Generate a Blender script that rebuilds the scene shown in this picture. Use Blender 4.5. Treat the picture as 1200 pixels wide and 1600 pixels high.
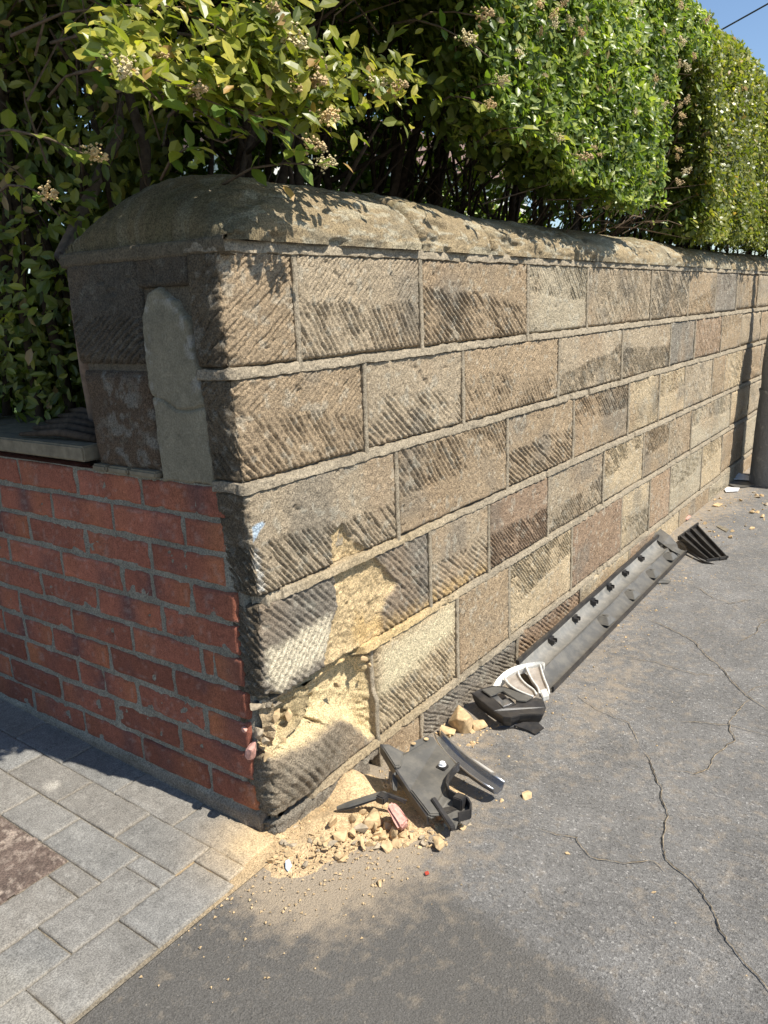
import bpy, bmesh, math, random
import numpy as np
from mathutils import Vector, Matrix
R_ = math.radians
scene = bpy.context.scene
for o in list(bpy.data.objects): bpy.data.objects.remove(o)

# ------------------------------------------------------------------ camera
YAW, PITCH, ROLL, FPX = 0.9440, 0.2540, -0.0390, 1237.8
CAM = np.array([-1.079, -1.114, 1.143])
Fw = np.array([math.sin(YAW)*math.cos(PITCH), math.cos(YAW)*math.cos(PITCH), -math.sin(PITCH)])
_R0 = np.array([math.cos(YAW), -math.sin(YAW), 0.0]); _U0 = np.cross(_R0, Fw)
Rt = _R0*math.cos(ROLL)+_U0*math.sin(ROLL); Up = -_R0*math.sin(ROLL)+_U0*math.cos(ROLL)
cd = bpy.data.cameras.new('camera'); cam = bpy.data.objects.new('camera', cd)
scene.collection.objects.link(cam); scene.camera = cam
cd.sensor_fit = 'HORIZONTAL'; cd.sensor_width = 36; cd.lens = 36*FPX/1200
cd.clip_start = .05; cd.clip_end = 2000
M = Matrix(((Rt[0], Up[0], -Fw[0], CAM[0]), (Rt[1], Up[1], -Fw[1], CAM[1]), (Rt[2], Up[2], -Fw[2], CAM[2]), (0, 0, 0, 1)))
cam.matrix_world = M

# ------------------------------------------------------------------ light
ELEV = 57.0
w = bpy.data.worlds.new('World'); scene.world = w; w.use_nodes = True
nt = w.node_tree; bg = nt.nodes['Background']
sky = nt.nodes.new('ShaderNodeTexSky'); sky.sky_type = 'NISHITA'; sky.sun_disc = False
sky.sun_elevation = R_(ELEV); sky.sun_rotation = R_(173.2); sky.air_density = 1.0; sky.dust_density = .25; sky.ozone_density = 3.2
nt.links.new(sky.outputs[0], bg.inputs[0]); bg.inputs[1].default_value = .102
sd = bpy.data.lights.new('sun', 'SUN'); sun = bpy.data.objects.new('sun', sd); scene.collection.objects.link(sun)
sd.energy = 5.0; sd.angle = R_(.5); sd.color = (1, .945, .85)
ldir = Vector((-.12*math.cos(R_(ELEV)), math.cos(R_(ELEV)), -math.sin(R_(ELEV)))).normalized()
sun.rotation_euler = ldir.to_track_quat('-Z', 'Y').to_euler(); sun.location = (0, -6, 9)
scene.view_settings.view_transform = 'Standard'; scene.view_settings.look = 'None'
scene.view_settings.gamma = 1; scene.view_settings.use_curve_mapping = False
scene.view_settings.exposure = 0.64

# ------------------------------------------------------------------ helpers
rng = np.random.RandomState(7); random.seed(7)
def ray(x, y): return Fw + Rt*(x-600)/FPX - Up*(y-800)/FPX
def hit(x, y, ax, v):
    d = ray(x, y); t = (v-CAM[ax])/d[ax]; return CAM+t*d
def onwall(x, y, v=0.): h = hit(x, y, 1, v); return (h[0], h[2])
def zg(x):
    t = np.clip((np.asarray(x, float)-.05)/.70, 0, 1); return -.062*t*t*(3-2*t)
def G(x, y, z=0.):
    h = hit(x, y, 2, z)
    for _ in range(6): h = hit(x, y, 2, z+float(zg(h[0])))
    return Vector(h)

def _h(ix, iy, s):
    n = (ix.astype(np.int64)*374761393 + iy.astype(np.int64)*668265263 + s*1442695041) & 0xffffffff
    n = ((n ^ (n >> 13))*1274126177) & 0xffffffff
    return ((n ^ (n >> 16)) & 0xffffff)/float(0xffffff)
def vn(x, y, s=0):
    x = np.asarray(x, float); y = np.asarray(y, float)
    x, y = np.broadcast_arrays(x, y)
    ix = np.floor(x); iy = np.floor(y); fx = x-ix; fy = y-iy
    fx = fx*fx*(3-2*fx); fy = fy*fy*(3-2*fy)
    a = _h(ix, iy, s); b = _h(ix+1, iy, s); c = _h(ix, iy+1, s); d = _h(ix+1, iy+1, s)
    return (a*(1-fx)+b*fx)*(1-fy)+(c*(1-fx)+d*fx)*fy
def fbm(x, y, s=0, o=4):
    r = 0; a = 1; t = 0
    for i in range(o):
        r = r+a*vn(x*2**i+i*13.7, y*2**i-i*7.1, s+i); t += a; a *= .5
    return r/t                                   # 0..1, mean .5
def ss(a, b, x):
    t = np.clip((x-a)/(b-a), 0, 1); return t*t*(3-2*t)
def sdist(x, y, poly):
    """signed distance to a polygon, positive inside"""
    P = np.array(poly, float); n = len(P)
    d = np.full(x.shape, 1e9); ins = np.zeros(x.shape, bool)
    for i in range(n):
        a = P[i]; b = P[(i+1) % n]; e = b-a
        t = np.clip(((x-a[0])*e[0]+(y-a[1])*e[1])/(e@e+1e-12), 0, 1)
        d = np.minimum(d, np.hypot(x-a[0]-t*e[0], y-a[1]-t*e[1]))
        c = (a[1] > y) != (b[1] > y)
        xi = a[0]+(y-a[1])/(b[1]-a[1]+1e-12)*e[0]
        ins ^= c & (x < xi)
    return np.where(ins, d, -d)
def pdist(x, y, pts):
    P = np.array(pts, float); d = np.full(x.shape, 1e9)
    for a, b in zip(P[:-1], P[1:]):
        e = b-a; t = np.clip(((x-a[0])*e[0]+(y-a[1])*e[1])/(e@e+1e-12), 0, 1)
        d = np.minimum(d, np.hypot(x-a[0]-t*e[0], y-a[1]-t*e[1]))
    return d

def npmesh(name, V, F, col=None, smooth=True):
    V = np.ascontiguousarray(V, np.float32); F = np.ascontiguousarray(F, np.int32)
    me = bpy.data.meshes.new(name); k = F.shape[1]
    me.vertices.add(len(V)); me.vertices.foreach_set('co', V.ravel())
    me.loops.add(F.size); me.loops.foreach_set('vertex_index', F.ravel())
    me.polygons.add(len(F)); me.polygons.foreach_set('loop_start', np.arange(0, F.size, k, dtype=np.int32))
    me.polygons.foreach_set('loop_total', np.full(len(F), k, np.int32))
    me.polygons.foreach_set('use_smooth', np.full(len(F), smooth))
    me.update(calc_edges=True)
    if col is not None:
        c = np.ones((len(V), 4), np.float32); c[:, :3] = col
        at = me.color_attributes.new('Col', 'FLOAT_COLOR', 'POINT'); at.data.foreach_set('color', c.ravel())
    return me
def link(name, me, mat=None, parent=None):
    o = bpy.data.objects.new(name, me); scene.collection.objects.link(o)
    if mat and me is not None and len(me.materials) == 0: me.materials.append(mat)
    if parent: o.parent = parent
    return o
def tag(o, label=None, cat=None, group=None, kind=None):
    if label: o['label'] = label
    if cat: o['category'] = cat
    if group: o['group'] = group
    if kind: o['kind'] = kind
    return o
def thing(name, label, cat, loc=(0, 0, 0), group=None):
    o = bpy.data.objects.new(name, None); scene.collection.objects.link(o); o.location = loc
    o.empty_display_size = .05
    return tag(o, label, cat, group)
def child(name, me, mat, par):
    o = link(name, me, mat, par); bpy_mi = Matrix.Translation(-Vector(par.location)); o.matrix_parent_inverse = bpy_mi
    return o
def gridfaces(nu, nv, flip=False, off=0):
    i = np.arange(nu-1)[:, None]*nv+np.arange(nv-1)[None, :]; i = i.ravel()+off
    f = np.stack([i, i+nv, i+nv+1, i+1], 1)
    return f[:, ::-1] if flip else f
class MB:
    def __init__(s): s.v = []; s.f = []; s.n = 0
    def add(s, V, F):
        s.v += [tuple(v) for v in V]; s.f += [tuple(i+s.n for i in f) for f in F]; s.n += len(V)
    def box(s, c, d, rot=None):
        hx, hy, hz = d[0]/2, d[1]/2, d[2]/2
        V = [Vector((x*hx, y*hy, z*hz)) for x in (-1, 1) for y in (-1, 1) for z in (-1, 1)]
        if rot is not None: V = [rot @ v for v in V]
        s.add([v+Vector(c) for v in V], [(0, 1, 3, 2), (4, 6, 7, 5), (0, 4, 5, 1), (2, 3, 7, 6), (0, 2, 6, 4), (1, 5, 7, 3)])
    def tube(s, pts, r, n=6, cap=True):
        pts = [Vector(p) for p in pts]; k = len(pts)
        if not hasattr(r, '__len__'): r = [r]*k
        V = []
        for i, p in enumerate(pts):
            t = (pts[min(i+1, k-1)]-pts[max(i-1, 0)]).normalized()
            a = t.cross(Vector((.13, .31, .94)) if abs(t.z) < .9 else Vector((1, .1, 0))).normalized(); b = t.cross(a)
            for j in range(n):
                q = 2*math.pi*j/n; V.append(p+(a*math.cos(q)+b*math.sin(q))*r[i])
        F = [(i*n+j, i*n+(j+1) % n, (i+1)*n+(j+1) % n, (i+1)*n+j) for i in range(k-1) for j in range(n)]
        if cap: F += [tuple(range(n))[::-1], tuple((k-1)*n+j for j in range(n))]
        s.add(V, F)
    def sweep(s, path, sec, side, up):
        """section points (a, b) = offset along side, up at each path point; closed section"""
        n = len(sec); V = []
        for i, p in enumerate(path):
            sd_ = side[i] if isinstance(side, list) else side; u_ = up[i] if isinstance(up, list) else up
            sc = sec[i] if isinstance(sec[0], list) else sec
            for a, b in sc: V.append(Vector(p)+sd_*a+u_*b)
        n = len(sec[0]) if isinstance(sec[0], list) else len(sec)
        k = len(path)
        F = [(i*n+j, i*n+(j+1) % n, (i+1)*n+(j+1) % n, (i+1)*n+j) for i in range(k-1) for j in range(n)]
        F += [tuple(range(n))[::-1], tuple((k-1)*n+j for j in range(n))]
        s.add(V, F)
    def plate(s, pts, th):
        """thin plate: outline (already on the surface), thickness downwards"""
        n = len(pts); pts = [Vector(p) for p in pts]
        from mathutils.geometry import tessellate_polygon
        tri = tessellate_polygon([pts]); dn = Vector((0, 0, -th))
        V = pts+[p+dn for p in pts]
        F = [tuple(t) for t in tri]+[tuple(i+n for i in t[::-1]) for t in tri]
        F += [(i, i+n, (i+1) % n+n, (i+1) % n) for i in range(n)]
        s.add(V, F)
    def mesh(s, name, smooth=False, bevel=0, seg=2, fix=True):
        me = bpy.data.meshes.new(name); me.from_pydata(s.v, [], s.f)
        bm = bmesh.new(); bm.from_mesh(me)
        if fix: bmesh.ops.recalc_face_normals(bm, faces=bm.faces)
        if bevel:
            ed = [e for e in bm.edges if len(e.link_faces) == 2 and e.calc_face_angle(0) > .5]
            bmesh.ops.bevel(bm, geom=ed, offset=bevel, segments=seg, affect='EDGES', clamp_overlap=True)
        bm.to_mesh(me); bm.free()
        for p in me.polygons: p.use_smooth = smooth
        return me

# ------------------------------------------------------------------ materials
def newmat(name):
    m = bpy.data.materials.new(name); m.use_nodes = True; nt = m.node_tree
    return m, nt, nt.nodes['Principled BSDF']
def N(nt, typ, **kw):
    n = nt.nodes.new(typ)
    for k, v in kw.items():
        if k.startswith('i_'): n.inputs[int(k[2:]) if k[2:].isdigit() else k[2:]].default_value = v
        else: setattr(n, k, v)
    return n
def noise(nt, scale, detail=4, rough=.6, vec=None):
    n = N(nt, 'ShaderNodeTexNoise'); n.inputs['Scale'].default_value = scale; n.inputs['Detail'].default_value = detail; n.inputs['Roughness'].default_value = rough
    if vec is not None: nt.links.new(vec, n.inputs['Vector'])
    return n.outputs['Fac']
def ramp(nt, fac, stops):
    r = N(nt, 'ShaderNodeValToRGB'); nt.links.new(fac, r.inputs[0]); e = r.color_ramp.elements
    while len(e) < len(stops): e.new(.5)
    for k, (p, c) in enumerate(stops):
        e[k].position = p; e[k].color = (c, c, c, 1) if not hasattr(c, '__len__') else (*c, 1)
    return r.outputs[0]
def mix(nt, a, b, fac, mode='MIX'):
    n = N(nt, 'ShaderNodeMix', data_type='RGBA', blend_type=mode)
    for s, v in ((n.inputs[0], fac), (n.inputs[6], a), (n.inputs[7], b)):
        if isinstance(v, (int, float)): s.default_value = v
        elif isinstance(v, tuple): s.default_value = (*v, 1)
        else: nt.links.new(v, s)
    return n.outputs[2]
def bump(nt, fac, strength, dist, prev=None):
    b = N(nt, 'ShaderNodeBump'); b.inputs['Strength'].default_value = strength; b.inputs['Distance'].default_value = dist
    nt.links.new(fac, b.inputs['Height'])
    if prev is not None: nt.links.new(prev, b.inputs['Normal'])
    return b.outputs[0]
def coords(nt): return N(nt, 'ShaderNodeNewGeometry').outputs['Position']

def mat_attr(name, speck=.5, s1=330, s2=45, b1=.5, b2=.5, rough=.95, d1=.0012, d2=.004):
    """vertex colour x mineral grain, with fine relief"""
    m, nt, p = newmat(name); P = coords(nt)
    at = N(nt, 'ShaderNodeAttribute', attribute_name='Col').outputs['Color']
    n1 = noise(nt, s1, 3, .7, P); n2 = noise(nt, s2, 8, .74, P)
    c = mix(nt, at, ramp(nt, n1, [(.36, 1-speck), (.5, 1.0), (.64, 1+speck)]), 1.0, 'MULTIPLY')
    c = mix(nt, c, ramp(nt, n2, [(.3, .74), (.5, 1.0), (.7, 1.22)]), 1.0, 'MULTIPLY')
    nt.links.new(c, p.inputs['Base Color']); p.inputs['Roughness'].default_value = rough
    p.inputs['Specular IOR Level'].default_value = .25
    nt.links.new(bump(nt, n1, b1, d1, bump(nt, n2, b2, d2)), p.inputs['Normal'])
    return m
def mat_plain(name, col, rough=.6, var=.25, scale=40, metal=0, bmp=.2, spec=.5, dust=0, dustcol=(.42, .35, .25)):
    m, nt, p = newmat(name); P = coords(nt)
    n = noise(nt, scale, 5, .6, P)
    c = mix(nt, col, ramp(nt, n, [(.3, 1-var), (.7, 1+var)]), 1.0, 'MULTIPLY')
    if dust:
        d = noise(nt, 23, 6, .7, P); c = mix(nt, c, dustcol, ramp(nt, d, [(.42, 0.15*dust), (.68, dust)]))
    nt.links.new(c, p.inputs['Base Color']); p.inputs['Roughness'].default_value = rough; p.inputs['Metallic'].default_value = metal
    p.inputs['Specular IOR Level'].default_value = spec
    nt.links.new(bump(nt, noise(nt, scale*6, 3, .6, P), bmp, .001), p.inputs['Normal'])
    return m
SAND = mat_attr('sandstone', .5, 300, 60, 1., 1., .95, .0022, .010)
MORT = mat_attr('mortar', .4, 260, 60, .9, .9, .95, .002, .006)
BRICK = mat_attr('red_brick', .3, 300, 70, .45, .4, .85)
CEM = mat_attr('cement_render', .22, 260, 30, .5, .5)
ROCK = mat_plain('broken_sandstone', (.50, .36, .20), .95, .35, 60, bmp=.8, spec=.2)
ROCKG = mat_plain('weathered_sandstone', (.33, .27, .19), .95, .4, 60, bmp=.8, spec=.2)
PINK = mat_plain('brick_core', (.55, .30, .24), .95, .35, 90, bmp=.8, spec=.2)
PLAS = mat_plain('black_plastic', (.018, .018, .02), .42, .3, 30, bmp=.15, dust=.10)
PLASD = mat_plain('dusty_grey_plastic', (.075, .072, .065), .5, .2, 12, bmp=.15, dust=.4, dustcol=(.24, .215, .17))
PLASC = mat_plain('dusty_channel_plastic', (.14, .137, .125), .5, .2, 9, bmp=.15, dust=.6, dustcol=(.33, .30, .25))
SILV = mat_plain('silver_metal', (.62, .62, .62), .3, .1, 20, metal=.9, bmp=.05, dust=.15)
ALLOY = mat_plain('alloy_wheel_metal', (.55, .50, .44), .38, .2, 60, metal=.45, bmp=.15, dust=.45, dustcol=(.30, .22, .15))
ALLOYL = mat_plain('scuffed_alloy', (.72, .70, .64), .5, .2, 120, metal=.3, bmp=.4)
WHITE = mat_plain('white_plastic', (.72, .72, .72), .45, .1, 30)
BARK = mat_plain('bark', (.075, .055, .04), .95, .4, 60, bmp=.8, spec=.15)
TWIG = mat_plain('twig_bark', (.13, .095, .065), .95, .4, 90, bmp=.5, spec=.15)

def leafmat(name):
    m, nt, p = newmat(name)
    at = N(nt, 'ShaderNodeAttribute', attribute_name='Col').outputs['Color']
    oi = N(nt, 'ShaderNodeObjectInfo').outputs['Random']
    c = mix(nt, at, ramp(nt, oi, [(0, (.75, .85, .8)), (.5, (1, 1, 1)), (1, (1.35, 1.15, .9))]), 1.0, 'MULTIPLY')
    nt.links.new(c, p.inputs['Base Color']); p.inputs['Roughness'].default_value = .38; p.inputs['Specular IOR Level'].default_value = .5
    tr = N(nt, 'ShaderNodeBsdfTranslucent')
    nt.links.new(mix(nt, c, (1.3, 1.5, .55), 1.0, 'MULTIPLY'), tr.inputs[0])
    mx = N(nt, 'ShaderNodeMixShader'); mx.inputs[0].default_value = .42
    nt.links.new(p.outputs[0], mx.inputs[1]); nt.links.new(tr.outputs[0], mx.inputs[2])
    nt.links.new(mx.outputs[0], nt.nodes['Material Output'].inputs[0])
    return m
LEAF = leafmat('privet_leaf')

# ------------------------------------------------------------------ ground
def asphalt_mat():
    m, nt, p = newmat('asphalt'); P = coords(nt)
    at = N(nt, 'ShaderNodeAttribute', attribute_name='Col')
    sep = N(nt, 'ShaderNodeSeparateColor'); nt.links.new(at.outputs['Color'], sep.inputs[0])
    dust, new = sep.outputs[0], sep.outputs[1]
    v = N(nt, 'ShaderNodeTexVoronoi'); v.inputs['Scale'].default_value = 230; nt.links.new(P, v.inputs['Vector'])
    v2 = N(nt, 'ShaderNodeTexVoronoi'); v2.inputs['Scale'].default_value = 120; nt.links.new(P, v2.inputs['Vector'])
    n1 = noise(nt, 420, 3, .7, P); n2 = noise(nt, 5, 7, .62, P); n3 = noise(nt, 30, 5, .6, P)
    c = mix(nt, (.168, .161, .150), ramp(nt, n1, [(.3, .62), (.5, 1.0), (.72, 1.5)]), 1.0, 'MULTIPLY')
    c = mix(nt, c, ramp(nt, v.outputs['Color'], [(.05, .55), (.3, .9), (.8, 1.15), (1.0, 2.2)]), 1.0, 'MULTIPLY')
    c = mix(nt, c, ramp(nt, n2, [(.3, .8), (.5, 1.0), (.72, 1.28)]), 1.0, 'MULTIPLY')
    c = mix(nt, c, (.108, .100, .088), new)
    c = mix(nt, c, ramp(nt, n1, [(.38, .75), (.5, 1.0), (.7, 1.4)]), new, 'MULTIPLY')
    # dust gathers irregularly: mask x noise
    a = N(nt, 'ShaderNodeMath', operation='ADD'); nt.links.new(dust, a.inputs[0]); nt.links.new(n3, a.inputs[1])
    d1 = ramp(nt, a.outputs[0], [(.55, 0), (1.35, 1)])
    g = N(nt, 'ShaderNodeMath', operation='MULTIPLY'); nt.links.new(d1, g.inputs[0]); nt.links.new(ramp(nt, n1, [(.35, .55), (.6, 1)]), g.inputs[1])
    c = mix(nt, c, (.38, .305, .215), g.outputs[0])
    n5 = noise(nt, 90, 2, .5, P)
    c = mix(nt, c, (.42, .38, .31), ramp(nt, n5, [(.735, 0), (.76, .65)]))
    nt.links.new(c, p.inputs['Base Color']); p.inputs['Roughness'].default_value = .9; p.inputs['Specular IOR Level'].default_value = .3
    b = bump(nt, v2.outputs['Distance'], .35, .0015, bump(nt, n2, .2, .01))
    b = bump(nt, v.outputs['Distance'], .8, .002, b); b = bump(nt, n1, 1., .0022, b); b = bump(nt, noise(nt, 190, 4, .8, P), .8, .003, b)
    nt.links.new(b, p.inputs['Normal'])
    return m
ASPH = asphalt_mat()
gx = np.concatenate([[-60, -20, -6, -2.5], np.arange(-1.3, 5.6, .02), [6.2, 8, 14, 30, 90, 400]])
gy = np.concatenate([[-400, -60, -15, -4], np.arange(-1.9, .08, .02), [.3, 1.5]])
X, Y = np.meshgrid(gx, gy, indexing='ij')
wb = -Y
# dust spilled from the break at the wall's foot, and blown along the wall
heap = np.exp(-((X-.06)/.24)**2-((Y+.13)/.13)**2)*1.1
tail = np.exp(-((X-.22)/.30)**2-((Y+.28)/.15)**2)*.25
along = ss(.34, .0, wb+.10*(fbm(X*3, Y*3, 5)-.5)+.04*(X > 2.9))*.34*ss(-.02, .15, X)
streak = np.exp(-((X-1.10)/.35)**2-((Y+.34)/.07)**2)*.20
D = np.clip(heap+tail+along+streak+.16*(fbm(X*2.2, Y*2.2, 9)-.4), 0, 1)
D *= ss(-.30, -.12, X)
newp = [(hit(*q, 2, 0)[0], hit(*q, 2, 0)[1]) for q in [(380, 1385), (560, 1365), (690, 1375), (745, 1430), (800, 1465), (860, 1495), (960, 1560), (1000, 1640), (1000, 1900), (60, 1900), (90, 1600)]]
Nw = ss(-.035, .035, sdist(X, Y, newp)+.03*(fbm(X*14, Y*14, 3)-.5))
Z = .004*(fbm(X*2.5, Y*2.5, 21)-.5)*(np.abs(X) < 6)*(Y > -1.9)+zg(X)
Vg = np.stack([X, Y, Z], -1).reshape(-1, 3)
col = np.stack([D, Nw*.85, D*0], -1).reshape(-1, 3)
ground = tag(link('asphalt_road', npmesh('asphalt_road', Vg, gridfaces(len(gx), len(gy)), col), ASPH), kind='structure')
ground['label'] = 'cracked grey asphalt dusted with sand at the foot of the wall'

CRACKM = mat_plain('crack_dirt', (.075, .066, .052), 1, .5, 90, bmp=.8, spec=.1)
CRACKD = mat_plain('crack_sand', (.36, .29, .20), 1, .4, 90, bmp=.8, spec=.1)
def ribbon_xy(pts, wd, z, mat, name, parent, seed, zfun=None, jag=.5):
    P = [np.array(G(*q))[:2] for q in pts]; r = np.random.RandomState(seed); out = []
    for a, b in zip(P[:-1], P[1:]):
        L = np.linalg.norm(b-a); k = max(2, int(L/.006))
        for i in range(k): out.append(a+(b-a)*i/k)
    out.append(P[-1]); out = np.array(out); n = len(out)
    s = np.arange(n)*.006
    wob = .045*(fbm(s*7, s*0+seed, seed, 5)-.5)*np.minimum(1, np.minimum(s, s[::-1])/.05)+.004*(vn(s*110, s*0, seed+3)-.5)
    t = np.gradient(out, axis=0); t /= np.linalg.norm(t, axis=1)[:, None]+1e-9; nn = np.stack([-t[:, 1], t[:, 0]], 1)
    c = out+nn*wob[:, None]
    wl = wd*(.25+jag*1.6*vn(s*90, s*0, seed+5))*np.minimum(1, np.minimum(np.arange(n), n-1-np.arange(n))/12+.1)
    wr = wd*(.25+jag*1.6*vn(s*90, s*0, seed+6))*np.minimum(1, np.minimum(np.arange(n), n-1-np.arange(n))/12+.1)
    L_ = c+nn*wl[:, None]; R__ = c-nn*wr[:, None]
    V = np.zeros((2*n, 3)); V[0::2, :2] = L_; V[1::2, :2] = R__; V[:, 2] = z+.004*(fbm(V[:, 0]*2.5, V[:, 1]*2.5, 21)-.5)+zg(V[:, 0])
    F = np.array([(2*i, 2*i+1, 2*i+3, 2*i+2) for i in range(n-1)])
    return link(name, npmesh(name, V, F), mat, parent)
CR = [([(1005, 1175), (1030, 1212), (1040, 1250), (1045, 1268), (1036, 1292), (1035, 1325), (1040, 1345), (1060, 1368), (1085, 1390), (1105, 1420), (1125, 1455), (1150, 1490), (1170, 1520), (1210, 1562)], .0032),
      ([(835, 1295), (870, 1308), (905, 1308), (925, 1340), (975, 1350), (1020, 1350), (1045, 1368)], .0022),
      ([(1171, 1094), (1148, 1126), (1142, 1142), (1150, 1158), (1125, 1182), (1110, 1206), (1088, 1213), (1045, 1205)], .0026),
      ([(1012, 968), (1050, 988), (1087, 1005), (1110, 1030), (1137, 1059), (1162, 1088), (1205, 1112)], .0028),
      ([(975, 1030), (1025, 1034), (1087, 1055), (1137, 1059)], .0022), ([(1054, 1130), (1100, 1130), (1142, 1134), (1205, 1152)], .0022),
      ([(1080, 915), (1110, 935), (1140, 945), (1175, 938), (1205, 942)], .0022), ([(1105, 862), (1140, 852), (1205, 850)], .002),
      ([(1150, 1010), (1180, 985), (1205, 962)], .002), ([(1128, 1330), (1150, 1332), (1180, 1340), (1205, 1350)], .0018),
      ([(900, 1085), (935, 1110), (980, 1130), (1000, 1165)], .0018), ([(1162, 1088), (1180, 1075), (1205, 1070)], .0018)]
for i, (q, wd) in enumerate(CR):
    ribbon_xy(q, wd*.55, .0035, CRACKD, 'crack', ground, 40+i, jag=.8)
    ribbon_xy(q, wd*.36, .0050, CRACKM, 'crack', ground, 40+i)

# ------------------------------------------------------------------ block pavement
def paver_mat():
    return mat_attr('grey_block_paver', .38, 330, 50, .7, .6, .92)
PAV = paver_mat()
pavement = tag(link('pavement', None), kind='structure')
pavement['label'] = 'grey block paving beside the brick wall'
bx = np.arange(-3.2, .12, .04); by = np.arange(-.04, 4.2, .04)
Xb, Yb = np.meshgrid(bx, by, indexing='ij')
sandc = np.array([.20, .17, .125])*(.75+.6*fbm(Xb*9, Yb*9, 2)[..., None])
spill = np.exp(-((Xb+.02)/.22)**2-((Yb-.03)/.2)**2)[..., None]  # sandstone dust spilled from the broken corner
sandc = sandc*(1-spill)+np.array([.50, .36, .2])*spill
link('joint_sand', npmesh('joint_sand', np.stack([Xb, Yb, Xb*0+.0045], -1).reshape(-1, 3), gridfaces(len(bx), len(by)), sandc.reshape(-1, 3)), MORT, pavement)
def paver(x0, x1, y0, y1, seed):
    r = np.random.RandomState(seed); g = .0013
    x0 += g*r.uniform(.6, 1.1); x1 -= g*r.uniform(.6, 1.1); y0 += g*r.uniform(.6, 1.1); y1 -= g*r.uniform(.6, 1.1)
    nu = max(6, int((x1-x0)/.012)); nv = max(6, int((y1-y0)/.012))
    u = np.concatenate([[x0, x0+.002], np.linspace(x0+.006, x1-.006, nu), [x1-.002, x1]])
    v = np.concatenate([[y0, y0+.002], np.linspace(y0+.006, y1-.006, nv), [y1-.002, y1]])
    U, Vv = np.meshgrid(u, v, indexing='ij')
    e = np.minimum(np.minimum(U-x0, x1-U), np.minimum(Vv-y0, y1-Vv))
    zt = .0105+r.uniform(-.0012, .0012)+r.uniform(-.012, .012)*(U-(x0+x1)/2)+r.uniform(-.012, .012)*(Vv-(y0+y1)/2)
    Zz = zt-.004*np.clip(1-e/.0035, 0, 1)**2+.0012*(fbm(U*30, Vv*30, seed)-.5)-.002*ss(.62, .8, fbm(U*45, Vv*45, seed+2))*(e < .012)
    Uj = U+.0016*(vn(Vv*60, U*60, seed)-.5); Vj = Vv+.0016*(vn(Vv*60, U*60, seed+1)-.5)
    tone = r.uniform(.92, 1.08); warm = r.uniform(-.005, .006)
    c = np.array([.182+warm, .174, .158-warm])*tone
    cc = c*(.78+.44*fbm(U*8, Vv*8, seed+4))[..., None]
    stain = ss(.55, .8, fbm(U*5, Vv*5, 91))[..., None]*.5; cc = cc*(1-stain)+np.array([.27, .25, .21])*stain
    edge = ss(.005, .0005, e)[..., None]*.25; cc = cc*(1-edge)+np.array([.30, .25, .18])*edge
    sc = ss(.62, .72, fbm(U*60, Vv*22, seed+6, 3))[..., None]*.22; cc = cc*(1-sc)+np.array([.33, .32, .29])*sc
    bd = ss(.030, .012, np.hypot(U+.172, Vv-.585)+.03*(fbm(U*60, Vv*60, 3)-.5))[..., None]*.7; cc = cc*(1-bd)+np.array([.46, .43, .37])*bd
    gl = np.clip(np.exp(-((U+.01)/.12)**2-((Vv-.0)/.12)**2)*1.0*(.5+fbm(U*12, Vv*12, 8)), 0, .9)[..., None]; cc = cc*(1-gl)+np.array([.52, .38, .21])*gl
    V = np.stack([Uj, Vj, Zz], -1)
    lo = V.copy(); lo[..., 2] = 0
    Vp = np.pad(V, ((1, 1), (1, 1), (0, 0)), 'edge'); Vp[0, :, 2] = Vp[-1, :, 2] = 0; Vp[:, 0, 2] = Vp[:, -1, 2] = 0
    cp = np.pad(cc, ((1, 1), (1, 1), (0, 0)), 'edge')
    return link('paving_block', npmesh('paving_block', Vp.reshape(-1, 3), gridfaces(Vp.shape[0], Vp.shape[1]), cp.reshape(-1, 3)), PAV, pavement)
PV = []
pavement.rotation_euler = (.036, 0, 0)
ya = [-.004, .219, .433, .652, .868, 1.084, 1.30, 1.516, 1.732, 1.948]; PV += [(-.106, .035 if i else -.006, a, b) for i, (a, b) in enumerate(zip(ya[:-1], ya[1:]))]
yb = [.094, .297, .516, .729, .945, 1.161, 1.377, 1.593, 1.81]; PV += [(-.206, -.104, a, b) for a, b in zip(yb[:-1], yb[1:])]
yc = [.2, .417, .585, .80, 1.016, 1.232, 1.45, 1.66]; PV += [(-.307, -.206, a, b) for a, b in zip(yc[:-1], yc[1:])]
PV += [(-.250, -.206, .088, .2), (-.156, -.104, -.012, .094)]
xd = [-.156, -.352, -.545, -.75, -.95, -1.16]; PV += [(b, a, -.032, .088) for a, b in zip(xd[:-1], xd[1:])]
xe = [-.250, -.452, -.655, -.86, -1.06]; PV += [(b, a, .088, .2) for a, b in zip(xe[:-1], xe[1:])]
PV += [(-.36, -.307, .2, .312)]; xf = [-.36, -.57, -.78, -.99]; PV += [(b, a, .2, .312) for a, b in zip(xf[:-1], xf[1:])]
for i, q in enumerate(PV): paver(*q, 300+i)
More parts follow.
